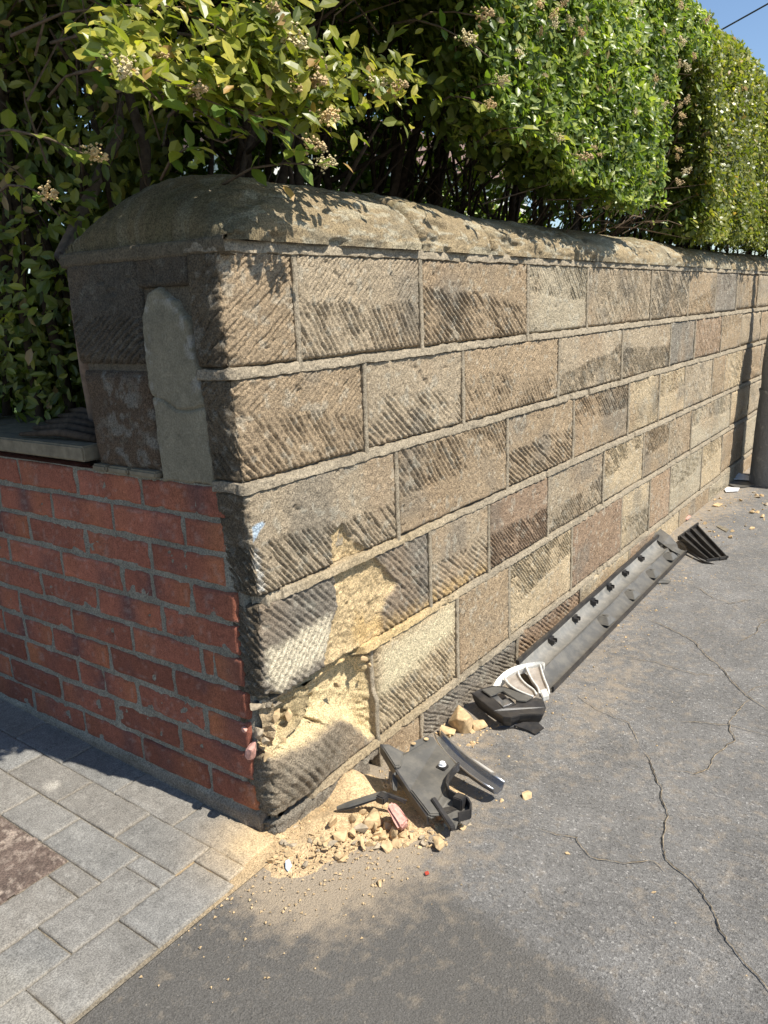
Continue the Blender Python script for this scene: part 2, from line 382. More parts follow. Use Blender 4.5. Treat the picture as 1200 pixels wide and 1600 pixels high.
# worn reddish concrete panel at the left edge
u = np.arange(-1.2, -.30, .005); v = np.arange(.316, 1.6, .005)
U, Vv = np.meshgrid(u, v, indexing='ij')
h = .0085+.004*(fbm(U*90, Vv*90, 3, 3)-.5)*ss(.35, .5, fbm(U*30, Vv*30, 8))+.002*(fbm(U*12, Vv*12, 6)-.5)
e = np.minimum(-.308-U, Vv-.318)+.012*(fbm(U*25, Vv*25, 4)-.5); h = np.where(e < 0, .002, h)
c = np.array([.125, .092, .075])*(.7+.6*fbm(U*20, Vv*20, 1))[..., None]; s_ = (ss(.5, .62, fbm(U*90, Vv*90, 12, 3))*ss(.3, .6, fbm(U*14, Vv*14, 3)))[..., None]*.75
c = c*(1-s_)+np.array([.38, .31, .25])*s_
link('red_concrete_panel', npmesh('red_concrete_panel', np.stack([U, Vv, h], -1).reshape(-1, 3), gridfaces(len(u), len(v)), c.reshape(-1, 3)), MORT, pavement)

# ------------------------------------------------------------------ stone wall
ZC = [1.252, 1.018, .793, .548, .309, .034]       # underside of each bed joint
wall = thing('stone_wall', 'long coursed sandstone garden wall with rounded coping and a smashed lower corner', 'wall')
TONE = {'g': (.390, .312, .212), 'b': (.350, .262, .166), 'y': (.47, .37, .235), 'r': (.355, .255, .168), 'd': (.235, .20, .155), 'k': (.24, .21, .165), 'w': (.41, .345, .24), 'n': (.285, .200, .132)}
def stroke(u, z, ang, spc, amp, seed, brk=.4, dens=.42):
    c, s = math.cos(R_(ang)), math.sin(R_(ang))
    t = u*c+z*s; q = -u*s+z*c
    q = q+.007*(fbm(u*11, z*11, seed)-.5)+.0035*(vn(u*40, z*40, seed+1)-.5)
    ph = q/spc; k = np.floor(ph); f = np.abs(2*(ph-k)-1)
    m = vn(t/.060+k*.61, k*5.3, seed+2)
    mk = ss(dens-.16, dens+.16, m)
    wd = .55+.35*vn(t/.03, k*3.1, seed+4)
    prof = ss(0, 1, np.clip((wd-f)/wd, 0, 1))
    return -amp*prof*(brk+(1-brk)*mk)*(.6+.8*vn(t/.06, k*9.7, seed+3))
def relief(u, z, u0, u1, z0, z1, mode, seed):
    """tooled face: rougher, broken strokes on one half, finer ones on the other"""
    r = np.random.RandomState(seed); H = z1-z0
    base = .0055*(fbm(u*9, z*9, seed+10)-.5)+.0034*(fbm(u*55, z*55, seed+11)-.5)+.0022*(vn(u*190, z*190, seed+17)-.5)
    pits = -.005*ss(.80, .90, fbm(u*42, z*42, seed+12, 2))
    zc = z0+H*(.50+r.uniform(-.08, .1))+.03*(fbm(u*7, z*0, seed+13)-.5)+r.uniform(-.15, .15)*(u-(u0+u1)/2)
    low = ss(-.008, .008, zc-z)
    a1 = -42+r.uniform(-14, 12); a2 = 40+r.uniform(-10, 10); sp = r.uniform(.0105, .0155); am = r.uniform(.0052, .0090)*np.interp(u0, [1.2, 2.5], [1, 1.25]); dn = r.uniform(.22, .42); bk_ = r.uniform(.15, .5)
    deep = lambda a, k=1: stroke(u, z, a, sp, am*k, seed+20, bk_, dn)
    fine = lambda a: stroke(u, z, a, .0105, .0042, seed+30, .25, .42)
    if mode == 'HB': h = low*deep(a1)+(1-low)*fine(a2)
    elif mode == 'TOP': h = (1-low)*deep(a1)+low*fine(a1)*.35
    elif mode == 'BOT': h = low*deep(a1)+(1-low)*fine(a2)*.3
    elif mode == 'FULL': h = deep(a1, .8)
    elif mode == 'STEEP': h = deep(-62, .8)
    elif mode == 'UP': h = low*fine(a2)*1.3+(1-low)*deep(a1)
    elif mode == 'FINE': h = fine(a2)*1.2
    else: h = fine(a2)*.25+.006*(fbm(u*22, z*22, seed+15)-.5)
    patch = ss(.30, .45, fbm(u*10, z*10, seed+16))
    return base+pits+h*(.42+.58*patch)
pw = lambda L: [onwall(*q) for q in L]
SCAR = pw([(519, 836), (533, 822), (541, 822), (552, 842), (580, 862), (597, 880), (606, 892), (622, 912), (616, 925), (604, 935), (600, 960), (598, 985), (588, 1002), (560, 1020), (530, 1040), (508, 1045), (512, 1010), (518, 975), (530, 950), (524, 915), (522, 880), (520, 858)])
CAV = pw([(380, 1115), (425, 1083), (455, 1088), (500, 1052), (545, 1022), (578, 1010), (592, 1030), (592, 1150), (575, 1160), (555, 1138), (530, 1128), (500, 1150), (470, 1165), (440, 1180), (410, 1200), (380, 1215)])
CAVE = pw([(370, 1080), (430, 1085), (450, 1095), (440, 1120), (432, 1160), (415, 1190), (370, 1250)])
ORNG = pw([(555, 1005), (565, 960), (600, 965), (640, 950), (670, 925), (760, 880), (790, 878), (720, 930), (640, 985), (595, 1012)])
PALE = pw([(415, 1015), (470, 985), (520, 960), (522, 1000), (505, 1030), (460, 1058), (440, 1085), (415, 1060)])
YEL2 = pw([(600, 1015), (713, 935), (713, 990), (660, 1040), (620, 1075), (590, 1090)])
CRK = [(pw([(592, 1012), (575, 1028), (545, 1035), (510, 1060), (478, 1078), (450, 1100)]), .010, .035), (pw([(475, 1128), (495, 1112), (512, 1098)]), .012, .03), (pw([(425, 1100), (438, 1128), (444, 1150), (430, 1175)]), .009, .04), (pw([(592, 1035), (598, 1060), (604, 1085)]), .006, .02), (pw([(495, 1128), (520, 1138)]), .005, .02), (pw([(455, 1090), (470, 1110), (460, 1125)]), .006, .025)]
HOLE = pw([(578, 1192), (600, 1172), (622, 1185), (660, 1175), (665, 1260), (590, 1260), (585, 1225)])
BLUE = pw([(398, 822), (412, 814), (416, 818), (405, 832), (398, 850)])
WED = pw([(392, 850), (402, 850), (412, 900), (416, 930), (400, 930), (394, 890)])
def damage(u, z, h, c):
    w1 = .010*(fbm(u*35, z*35, 501)-.5)+.005*(vn(u*110, z*110, 77)-.5)
    # scar in the fourth course
    d = sdist(u, z, SCAR)+w1; m = ss(-.003, .007, d)
    rough = .010*(fbm(u*60, z*60, 502, 4)-.5)+.008*(fbm(u*14, z*14, 503)-.5)+.005*(vn(u*150, z*150, 504)-.5)
    h = h*(1-m)+m*(-.012+rough-.006*ss(0, .05, d))
    fy = np.array([.60, .45, .25])*(.8+.4*fbm(u*22, z*22, 505))[..., None]
    c = c*(1-m[..., None])+fy*m[..., None]
    # pale scraped streaks and orange staining
    st = .5+.5*np.sin((z*math.cos(.8)-u*math.sin(.8))*420+11*fbm(u*12, z*12, 5))
    mp = (ss(-.012, .02, sdist(u, z, PALE)+w1*2)*(.45+.55*st))[..., None]*.95
    mp = mp*(1-m[..., None]); c = c*(1-mp)+np.array([.80, .70, .50])*mp
    h = h*(1-.75*np.clip(mp[..., 0]*1.6, 0, 1))-.004*mp[..., 0]*ss(.4, .7, 1-st)
    mo = (ss(-.02, .03, sdist(u, z, ORNG)+w1*2)*ss(.3, .6, fbm(u*25, z*25, 31)+.15))[..., None]*.65
    c = c*(1-mo)+np.array([.56, .37, .15])*mo
    my = (ss(-.02, .04, sdist(u, z, YEL2)+w1*3))[..., None]*.95
    c = c*(1-my)+np.array([.66, .56, .36])*my; h = h*(1-.6*my[..., 0])
    mb = ss(-.002, .002, sdist(u, z, BLUE)+w1*.5)[..., None]; c = c*(1-mb)+np.array([.50, .60, .68])*mb
    mw = (ss(-.005, .01, sdist(u, z, WED)+w1*2)*ss(.35, .6, fbm(u*60, z*60, 8)))[..., None]*.8; c = c*(1-mw)+np.array([.6, .58, .52])*mw
    # the broken-out hollow at the corner of the bottom courses
    d = sdist(u, z, CAV)+w1*1.3; m = ss(-.001, .012, d)
    smo = ss(.10, .26, u); lump = (.030-.016*smo)*(fbm(u*16, z*16, 511)-.5)+(.018-.010*smo)*(fbm(u*42, z*42, 512)-.5)+.008*(fbm(u*120, z*120, 513)-.5)
    stepn = np.floor(fbm(u*9+z*5, z*11, 514)*7)/7*.07-.035; stepn = stepn*(1-.75*smo)
    prof = .042+.040*ss(.25, .0, u)*ss(.12, .28, z)
    hc = -prof*ss(0, .05, d)-.010+lump+stepn*.7
    ce = sdist(u, z, CAVE)+w1; mc = ss(-.005, .02, ce)
    hc = hc-.05*mc
    for ln, wd_, dp_ in CRK:
        cd_ = pdist(u, z, ln)+.008*(fbm(u*50, z*50, 520)-.5); hc = hc-dp_*ss(wd_, wd_*.3, cd_)
    h = h*(1-m)+m*hc
    fy = np.array([.70, .55, .31])*(.82+.36*fbm(u*18, z*18, 515))[..., None]
    fy = fy*(1-.35*mc[..., None])
    c = c*(1-m[..., None])+fy*m[..., None]
    # grey bulging boss left below the hollow
    b = np.exp(-((u-.10)/.10)**2-((z-.135)/.075)**2)*(1-m); h = h+.030*b+(stroke(u, z, -50, .020, .0045, 540, .3, .35)+.010*(fbm(u*20, z*20, 541)-.5))*np.clip(b*1.6, 0, 1)
    hd = sdist(u, z, HOLE)+w1; h = h-.065*ss(-.003, .006, hd)
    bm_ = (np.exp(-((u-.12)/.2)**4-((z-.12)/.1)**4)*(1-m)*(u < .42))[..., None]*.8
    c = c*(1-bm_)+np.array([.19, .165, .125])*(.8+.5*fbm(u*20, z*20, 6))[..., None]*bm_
    return h, c
XS = lambda z: np.interp(z, [0, .3, .57, .8, 1.0, 1.13, 1.26, 1.3], [.004, 0, .006, -.008, -.018, -.026, -.022, -.02])
RC = .012
def wrap(u, z, h):
    """u < 0 runs back along the wall's end, u > 0 along its street face"""
    th = np.clip((u+RC)/(2*RC), 0, 1)*math.pi/2
    x = np.where(u >= RC, u, np.where(u <= -RC, -h, RC-(RC+h)*np.cos(th)))
    y = np.where(u >= RC, -h, np.where(u <= -RC, -u, RC-(RC+h)*np.sin(th)))
    x = x+XS(z)*ss(.16, .0, u)
    return np.stack([x, y, z], -1)
def block(u0, u1, z0, z1, tone, mode, seed, res, name='stone_block', dmg=False, end=False, round_=.008, depth=.07, end_shade=None, ej=1.):
    nu = max(8, int((u1-u0)/res)); nv = max(8, int((z1-z0)/res))
    u = np.linspace(u0, u1, nu); z = np.linspace(z0, z1, nv); U, Zz = np.meshgrid(u, z, indexing='ij')
    e = np.minimum(np.minimum(U-u0, u1-U), np.minimum(Zz-z0, z1-Zz))-.005*ej*(fbm(U*22, Zz*22, seed+1)-.35)
    h = relief(U, Zz, u0, u1, z0, z1, mode, seed)
    h = h-.012*np.clip(1-e/round_, 0, 1.4)**2
    h = h+np.random.RandomState(seed+5).uniform(-.0015, .0025)
    base = np.array(TONE[tone])
    f1 = fbm(U*5, Zz*5, seed+40); f2 = fbm(U*14, Zz*14, seed+41)
    c = base*(.78+.34*f1+.16*f2)[..., None]
    o = ss(.52, .75, fbm(U*4, Zz*4, seed+42))[..., None]*.45; c = c*(1-o)+np.array([.36, .25, .15])*o
    o = ss(.55, .8, fbm(U*5+9, Zz*6, seed+43))[..., None]*.55; c = c*(1-o)+np.array([.20, .18, .145])*o
    o = ss(.66, .74, fbm(U*50, Zz*50, seed+44, 2))[..., None]*.35; c = c*(1-o)+np.array([.48, .45, .36])*o
    if end_shade is not None:  # quoin's return darkened: the end's shade is put into the colour
        m = ss(.004, -.014, U)[..., None]*.93; c = c*(1-m)+np.array(end_shade)*(.75+.5*f2)[..., None]*m
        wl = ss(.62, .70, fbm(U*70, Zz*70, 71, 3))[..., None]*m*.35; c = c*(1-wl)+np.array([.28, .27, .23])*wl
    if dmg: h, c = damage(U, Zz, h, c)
    corner = (not end) and u0 < 0
    if corner:                                     # ragged arris
        h = h-.014*ss(.035, 0, np.abs(U))*ss(.35, .75, fbm(U*8, Zz*40, 55))-.006*ss(.03, 0, np.abs(U))*vn(Zz*150, U*60, 56)
    if end: P = np.stack([XS(Zz)-h, U, Zz], -1)
    else: P = wrap(U, Zz, h) if corner else np.stack([U, -h, Zz], -1)
    Pp = np.pad(P, ((1, 1), (1, 1), (0, 0)), 'edge')
    for sl in ((0, slice(None)), (-1, slice(None)), (slice(None), 0), (slice(None), -1)):
        if end: Pp[sl][..., 0] += depth
        elif corner:
            uu = np.pad(U, 1, 'edge')[sl]; f = ss(-.03, .03, uu)
            Pp[sl][..., 1] += depth*f; Pp[sl][..., 0] += depth*(1-f)
        else: Pp[sl][..., 1] += depth
    cp = np.pad(c, ((1, 1), (1, 1), (0, 0)), 'edge')
    me = npmesh(name, Pp.reshape(-1, 3), gridfaces(Pp.shape[0], Pp.shape[1], flip=end), cp.reshape(-1, 3))
    return link(name, me, SAND, wall)
JX = [[.184, .654, 1.27, 1.765, 2.498, 3.082, 3.614, 4.119, 4.72, 5.3, 5.9, 6.5, 7.2, 7.9, 8.5],
      [.404, .861, 1.518, 2.156, 2.82, 3.25, 3.808, 4.307, 4.9, 5.5, 6.2, 6.8, 7.5, 8.2],
      [.521, 1.132, 1.661, 2.26, 2.684, 3.11, 3.664, 3.95, 4.426, 5.0, 5.7, 6.3, 7.0, 7.7, 8.4],
      [.669, 1.007, 1.449, 1.986, 2.488, 2.88, 3.286, 4.174, 4.7, 5.3, 5.9, 6.5, 7.2, 7.9],
      [.398, .808, 1.147, 1.67, 2.226, 2.615, 2.943, 3.552, 4.02, 4.6, 5.2, 5.8, 6.5, 7.1, 7.8],
      [.407, .602, 1.206, 1.77, 2.347, 2.722, 3.151, 3.764, 4.4, 5.0, 5.8, 6.6, 7.4, 8.2]]
TN = ['bgbwgybdb', 'bgbggkrb', 'bbbbyyygb', 'bgngygnwb', 'bybynyyrwyb'[0:9], 'dbdnynyb']
TN = ['bgbwggbdbg', 'bgbggkrbgb', 'gbbbyygbyb', 'dgngybgwyg', 'bybynyrwyb', 'dbdnyryb']
MD = [['FINE', 'HB', 'HB', 'TOP', 'FULL', 'FULL', 'BOT', 'TOP', 'FULL'], ['HB', 'BOT', 'HB', 'BOT', 'HB', 'STEEP', 'FULL', 'TOP'],
      ['BOT', 'TOP', 'HB', 'TOP', 'STEEP', 'TOP', 'FULL', 'HB', 'FULL'], ['FULL', 'BOT', 'BOT', 'HB', 'TOP', 'TOP', 'FULL', 'TOP'],
      ['S', 'HB', 'FINE', 'UP', 'FINE', 'BOT', 'S', 'TOP', 'TOP'], ['FINE', 'S', 'FULL', 'FULL', 'S', 'S', 'S']]
joints = []
for r_ in range(6):
    top = ZC[r_]+.003; bot = ZC[r_+1]+.021 if r_ < 5 else -.13
    xs = [-.088]+JX[r_]+[9.0]
    for k in range(len(xs)-1):
        a = xs[k]+(.006 if k else 0); b = xs[k+1]-.006
        if b-a < .03: continue
        mid = (a+b)/2; res = .0034 if mid < 1.6 else .0042 if mid < 2.8 else .0065 if mid < 4.2 else .014
        tn = TN[r_][k] if k < len(TN[r_]) else random.choice('gbywb')
        md = MD[r_][k] if k < len(MD[r_]) else random.choice(['HB', 'TOP', 'BOT', 'FULL'])
        block(a, b, bot, top, tn, md, 1000+r_*50+k*3, res, dmg=(r_ >= 2 and mid < .95), end_shade=(.105, .083, .056) if k == 0 and r_ < 5 else (.16, .14, .11) if k == 0 else None)
        if 0 < k: joints.append((xs[k], bot, top))
# end face of the pier, above the brick wall
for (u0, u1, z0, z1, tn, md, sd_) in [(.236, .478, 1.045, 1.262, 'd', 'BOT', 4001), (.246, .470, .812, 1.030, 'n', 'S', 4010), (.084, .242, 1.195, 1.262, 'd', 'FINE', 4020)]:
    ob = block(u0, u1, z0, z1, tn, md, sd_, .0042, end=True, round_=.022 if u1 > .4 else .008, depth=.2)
# end stones: colour darkened for the shade they stand in, then lichen
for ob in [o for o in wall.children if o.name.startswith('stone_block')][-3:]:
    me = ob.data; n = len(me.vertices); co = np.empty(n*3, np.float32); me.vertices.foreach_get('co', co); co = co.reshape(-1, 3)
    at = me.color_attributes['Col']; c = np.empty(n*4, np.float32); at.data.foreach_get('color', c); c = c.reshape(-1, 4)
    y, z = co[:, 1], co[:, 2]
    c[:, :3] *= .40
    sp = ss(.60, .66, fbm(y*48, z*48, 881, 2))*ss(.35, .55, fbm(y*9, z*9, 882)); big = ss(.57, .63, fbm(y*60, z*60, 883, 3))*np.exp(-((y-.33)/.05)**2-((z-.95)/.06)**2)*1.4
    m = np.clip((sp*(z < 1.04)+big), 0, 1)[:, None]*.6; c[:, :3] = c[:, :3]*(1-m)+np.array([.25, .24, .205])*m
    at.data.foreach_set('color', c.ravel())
# cement repair on the end face
CP = [(.092, .806), (.245, .80), (.242, .95), (.243, 1.08), (.236, 1.14), (.215, 1.18), (.175, 1.192), (.13, 1.165), (.100, 1.12), (.088, 1.0), (.086, .9)]
u = np.arange(.06, .275, .0035); z = np.arange(.79, 1.21, .0035); U, Zz = np.meshgrid(u, z, indexing='ij')
d = sdist(U, Zz, CP)+.022*(fbm(U*26, Zz*26, 61)-.5)+.004
h = -.03+.027*ss(-.006, .006, d)+.002*(fbm(U*20, Zz*20, 62)-.5)+.0012*(fbm(U*140, Zz*140, 63)-.5)
cr = pdist(U, Zz, [(.245, 1.03-.05), (.21, .975), (.17, .955), (.13, .955), (.085, .965)])+.004*(fbm(U*60, Zz*60, 64)-.5)
h -= .006*ss(.0035, .001, cr)
c = np.array([.19, .17, .122])*(.8+.4*fbm(U*10, Zz*10, 65))[..., None]
lm = (ss(.56, .63, fbm(U*60, Zz*60, 66, 3))*ss(.035, .0, d)*ss(.9, 1.1, Zz+.1))[..., None]*.8; c = c*(1-lm)+np.array([.29, .28, .25])*lm
V = np.stack([XS(Zz)-h, U, Zz], -1)
link('cement_patch', npmesh('cement_patch', V.reshape(-1, 3), gridfaces(len(u), len(z), True), c.reshape(-1, 3)), CEM, wall)

# mortar: recessed bed plus raised ribbon pointing
mv, mf, mc_, off = [], [], [], 0
def addg(P, c, flip=False):
    global off
    mv.append(P.reshape(-1, 3)); mc_.append(c.reshape(-1, 3)); mf.append(gridfaces(P.shape[0], P.shape[1], flip, off)); off += P.shape[0]*P.shape[1]
MC = np.array([.315, .262, .186])
u = np.concatenate([np.arange(-.46, .7, .012), np.arange(.7, 9.0, .06)]); z = np.linspace(-.13, 1.27, 100); U, Zz = np.meshgrid(u, z, indexing='ij')
back = wrap(U, Zz, np.where((Zz < .6)&(U > -.1), -.035, -.016)); back[..., 1] += .08*ss(.5, .4, Zz)*ss(.5, .3, U)*(U > .04)
fr_ = ((Zz < .5)&(U < .6)).astype(float); back[..., 1] += fr_*.02*(vn(U*60, Zz*60, 71)-.5); back[..., 0] += fr_*.016*(vn(U*70, Zz*50, 72)-.5)
addg(back, MC*(1-fr_[..., None])*np.where(U < -.08, .38, 1.)[..., None]+np.array([.40, .30, .18])*fr_[..., None]*(.6+.7*vn(U*50, Zz*50, 73))[..., None])  # bed colour also darkened round the end to stand for shade
for r_, zk in enumerate(ZC):
    u = np.concatenate([np.arange(-.088, 2.4, .004), np.arange(2.4, 4.5, .01), np.arange(4.5, 9, .03)])
    broke = np.zeros(len(u))
    if r_ == 4: broke = ss(.36, .34, u)
    if r_ == 5: broke = ss(.13, .11, u)
    if r_ == 3: broke = ss(.03, .02, u)
    hgt = .022+.006*(fbm(u*9, u*0, 70+r_)-.5)+.004*(vn(u*45, u*0, 80+r_)-.5)
    if r_ == 0: hgt = hgt+.002
    zb = zk-.001+.005*(fbm(u*6, u*0, 90+r_)-.5)+.0035*(vn(u*70, u*0, 95+r_)-.5)
    t = np.array([0, .0, .06, .25, .5, .75, .95, 1.0]); dep = np.array([-.03, .0, .0034, .0032, .0022, .001, -.0005, -.03])
    U, T = np.meshgrid(u, t, indexing='ij')
    Zr = zb[:, None]+hgt[:, None]*T
    H = dep[None, :]+(.0040*(fbm(U*55, Zr*70, 72+r_)-.5)+.0025*(vn(U*160, Zr*160, 73+r_)-.5))*(dep > 0)[None, :]-.030*broke[:, None]*(.5+fbm(U*30, Zr*50, 76))-.008*ss(.72, .78, fbm(u*14, u*0, 99+r_))[:, None]*(u[:, None] < 9)
    P = wrap(U, Zr, H)
    c = MC*(.72+.55*fbm(U*12, Zr*40, 74))[..., None]
    if r_ >= 3:
        yy = (ss(.95, .5, U)*ss(.0, .3, U)*(1 if r_ == 4 else .3))[..., None]; c = c*(1-yy)+np.array([.52, .38, .19])*yy
    shade_m = ss(.02, -.02, U)[..., None]*.5; c = c*(1-shade_m)+np.array([.14, .12, .095])*shade_m  # painted shade: ribbons get darker round the wall's end
    addg(P, c)
for i, (x, z0, z1) in enumerate(joints):
    if x > 6: continue
    zz = np.arange(z0-.012, z1+.004, .005 if x < 2.5 else .012)
    t = np.array([-1, -1, -.7, 0, .7, 1, 1.]); dep = np.array([-.03, -.001, .0014, .0014, .0014, -.001, -.03])
    cx_ = x+.006*(fbm(zz*7, zz*0, 200+i)-.5)+.003*(vn(zz*60, zz*0, 240+i)-.5); wd = .0068+.003*(vn(zz*40, zz*0, 300+i)-.3)
    br = 0
    Zr, T = np.meshgrid(zz, t, indexing='ij')
    Ur = cx_[:, None]+wd[:, None]*T; H = dep[None, :]+.0015*(fbm(Ur*80, Zr*80, 205)-.5)
    if abs(x-.398) < .01 and z1 < .35: H = H-.012*ss(.16, .2, Zr)
    P = np.stack([Ur, -H, Zr], -1)
    addg(P, MC*(.72+.55*fbm(Ur*40, Zr*14, 75+i))[..., None], flip=True)
link('mortar', npmesh('mortar', np.concatenate(mv), np.concatenate(mf), np.concatenate(mc_), smooth=False), MORT, wall)
# solid core so that the wall is a body from any side
core = MB(); core.box((4.53, .27, .62), (8.9, .40, 1.29)); link('wall_core', core.mesh('wall_core'), MORT, wall)
me = wall.children[-1].data; at = me.color_attributes.new('Col', 'FLOAT_COLOR', 'POINT')
for d in at.data: d.color = (.28, .24, .18, 1)

# coping stones
cj = [-.016, .655, 1.02, 1.62, 2.44, 3.2, 3.95, 4.7, 5.5, 6.3, 7.2, 8.1, 9.0]
for k in range(len(cj)-1):
    x0, x1 = cj[k], cj[k+1]; res = .005 if k < 3 else .009 if k < 5 else .02
    first = k == 0
    nx = int((x1-x0)/res)+2; ny = int(.62/res)
    a = np.linspace(0, 1, nx); s = np.linspace(-1, 1, ny)
    A, S = np.meshgrid(a, s, indexing='ij')
    ang = S*math.pi/2; yc, hw, hh = .234, .246, .146
    cs = np.abs(np.cos(ang))**1.08; sn = np.sin(ang)
    Xx = x0+.004+(x1-x0-.008)*A; Yy = yc+hw*sn; ext = .0
    endf = np.ones_like(A)
    if first:
        q = np.clip((Xx-x0)/.235, 0, 1); endf = np.sqrt(np.clip(1-(1-q)**2.2, 0, 1))*.93+.07*ss(0, .02, q)
    hump = 1+.05*math.sin(k*2.1)+.06*(fbm(Xx*3, Yy*3, 600)-.5)
    Zz = 1.279+hh*cs*endf*hump*np.interp(Xx, [0, .6, 1, 1.5, 3, 6], [1., .97, .90, .86, .80, .75])
    # stone face displaced along a rough normal
    nY = sn; nZ = cs
    dsp = .016*(fbm(Xx*7+S, S*4, 610+k)-.5)+.012*(fbm(Xx*26, S*11, 611)-.5)+.003*(fbm(Xx*90, S*40, 612)-.5)
    dsp -= .012*ss(.62, .75, fbm(Xx*9, S*5, 613))*ss(.3, .8, np.abs(S))
    edge = np.minimum(A*(x1-x0), (1-A)*(x1-x0)); ed = edge if not first else (1-A)*(x1-x0)
    dsp -= .018*np.clip(1-(ed+.006*(vn(S*30, Xx*30, 9)-.5))/.014, 0, 1.2)**2; dsp += .012*(fbm(np.full_like(S, k*3.3), S*2, 15)-.5)
    scal = .007*np.abs(np.sin(Xx*17+2*fbm(Xx*4, Xx*0, 614)))*ss(.62, .95, np.abs(S)); dsp -= scal*(Xx > .65)
    Yy = Yy+dsp*nY; Zz = Zz+dsp*nZ*endf
    Zz = np.maximum(Zz, 1.276+.004*vn(Xx*40, S*0, 5)*0)
    c = np.array([.34, .262, .155])*(.60+.34*fbm(Xx*6, S*4, 620)+.34*fbm(Xx*22, S*14, 621))[..., None]
    g = ss(.5, .7, fbm(Xx*7+3, S*5, 622))[..., None]*.55; c = c*(1-g)+np.array([.22, .195, .14])*g
    g = ss(.56, .72, fbm(Xx*5+8, S*6, 623))[..., None]*.5; c = c*(1-g)+np.array([.46, .42, .30])*g
    g = ss(.60, .66, fbm(Xx*30, S*20, 625, 3))[..., None]*.5; c = c*(1-g)+np.array([.50, .47, .36])*g
    g = (ss(.5, .7, fbm(Xx*10, S*9, 626))*ss(.7, .2, np.abs(S)))[..., None]*.6; c = c*(1-g)+np.array([.16, .15, .075])*g
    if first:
        g = ss(.16, .0, Xx+.1*(S+.9)*0)[..., None]*.75; c = c*(1-g)+np.array([.12, .10, .055])*(.7+.6*fbm(Xx*20, S*14, 5))[..., None]*g  # hip end painted darker in place of the shade there
    P = np.stack([Xx, Yy, Zz], -1)
    Pp = np.pad(P, ((1, 1), (1, 1), (0, 0)), 'edge'); cp = np.pad(c, ((1, 1), (1, 1), (0, 0)), 'edge')
    Pp[0, :, 2] = np.minimum(Pp[0, :, 2], 1.274); Pp[-1, :, 2] = 1.274; Pp[:, 0, 2] = 1.272; Pp[:, -1, 2] = 1.272
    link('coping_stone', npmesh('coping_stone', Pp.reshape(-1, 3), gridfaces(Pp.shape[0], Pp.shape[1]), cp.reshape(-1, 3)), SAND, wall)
# mortar skirt under the coping on the end face
u = np.arange(-.02, .486, .005); z = np.linspace(0, 1, 7); U, T = np.meshgrid(u, z, indexing='ij'); Zz = 1.243+.040*T+.004*(fbm(U*12, T, 3)-.5)
H = np.array([-.03, .000, .002, .003, .003, .003, -.03])[None, :]+.004*(fbm(U*30, Zz*60, 9)-.5)
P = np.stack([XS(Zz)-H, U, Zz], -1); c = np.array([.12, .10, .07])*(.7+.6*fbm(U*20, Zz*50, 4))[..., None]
link('mortar_fillet', npmesh('mortar_fillet', P.reshape(-1, 3), gridfaces(len(u), 7, True), c.reshape(-1, 3)), MORT, wall)

# ------------------------------------------------------------------ brick wall
bw = thing('brick_wall', 'low red brick garden wall in shade joined to the sandstone pier', 'wall', (0, .06, 0))
def brick_mesh(L, seed, tone=None):
    Hh = .0655; nu = max(6, int(L/.009)); nv = 9; r = np.random.RandomState(seed)
    u = np.concatenate([[0, .003], np.linspace(.008, L-.008, nu), [L-.003, L]]); v = np.concatenate([[0, .003], np.linspace(.008, Hh-.008, nv), [Hh-.003, Hh]])
    U, T = np.meshgrid(u, v, indexing='ij')
    e = np.minimum(np.minimum(U, L-U), np.minimum(T, Hh-T))-.004*(fbm(U*30, T*30, seed)-.42)
    h = .003*(fbm(U*20, T*20, seed+1)-.5)+.0012*(fbm(U*120, T*120, seed+2)-.5)-.006*np.clip(1-e/.005, 0, 1.5)**2
    h -= .007*ss(.76, .82, fbm(U*24, T*30, seed+3))
    if r.rand() < .45:                              # a split across the face
        x = L*r.uniform(.3, .75)+.006*(fbm(T*30, T*0, seed+6)-.5); h -= .005*ss(.003, .0008, np.abs(U-x))
    Uo = U+.003*(vn(T*50, U*9, seed+7)-.5)*(e < .012); To = T+.004*(fbm(U*20, T*9, seed+8)-.5)*(e < .012)
    base = np.array([.255, .090, .056])*(tone or r.uniform(.75, 1.15))
    c = base*(.7+.6*fbm(U*9, T*9, seed+4))[..., None]
    o = (np.exp(-((U-L*r.uniform(.2, .8))/.035)**2)*r.uniform(.1, .8)*ss(.3, .6, fbm(U*20, T*15, seed+9)))[..., None]; c = c*(1-o)+np.array([.095, .055, .055])*o
    o = (np.exp(-((U-L*r.uniform(.0, 1))/.04)**2)*r.uniform(.0, .7))[..., None]; c = c*(1-o)+np.array([.40, .15, .065])*o
    o = ss(.70, .76, fbm(U*70, T*70, seed+10, 2))[..., None]*.2; c = c*(1-o)+np.array([.38, .32, .28])*o
    P = np.stack([-h, Uo, To], -1); Pp = np.pad(P, ((1, 1), (1, 1), (0, 0)), 'edge'); cp = np.pad(c, ((1, 1), (1, 1), (0, 0)), 'edge')
    for sl in ((0, slice(None)), (-1, slice(None)), (slice(None), 0), (slice(None), -1)): Pp[sl][..., 0] += .045
    me = npmesh('brick', Pp.reshape(-1, 3), gridfaces(Pp.shape[0], Pp.shape[1], True), cp.reshape(-1, 3)); me.materials.append(BRICK)
    return me
full = [brick_mesh(.2345, 5000+i*17, 1.32-.055*i) for i in range(14)]
ENDS = [.066, .075, .083, .060, .063, .055, .052, .056, .050, .048]
OFF = [.328, .200, .322, .193, .305, .184, .288, .191, .290, .196]
FX = -.004
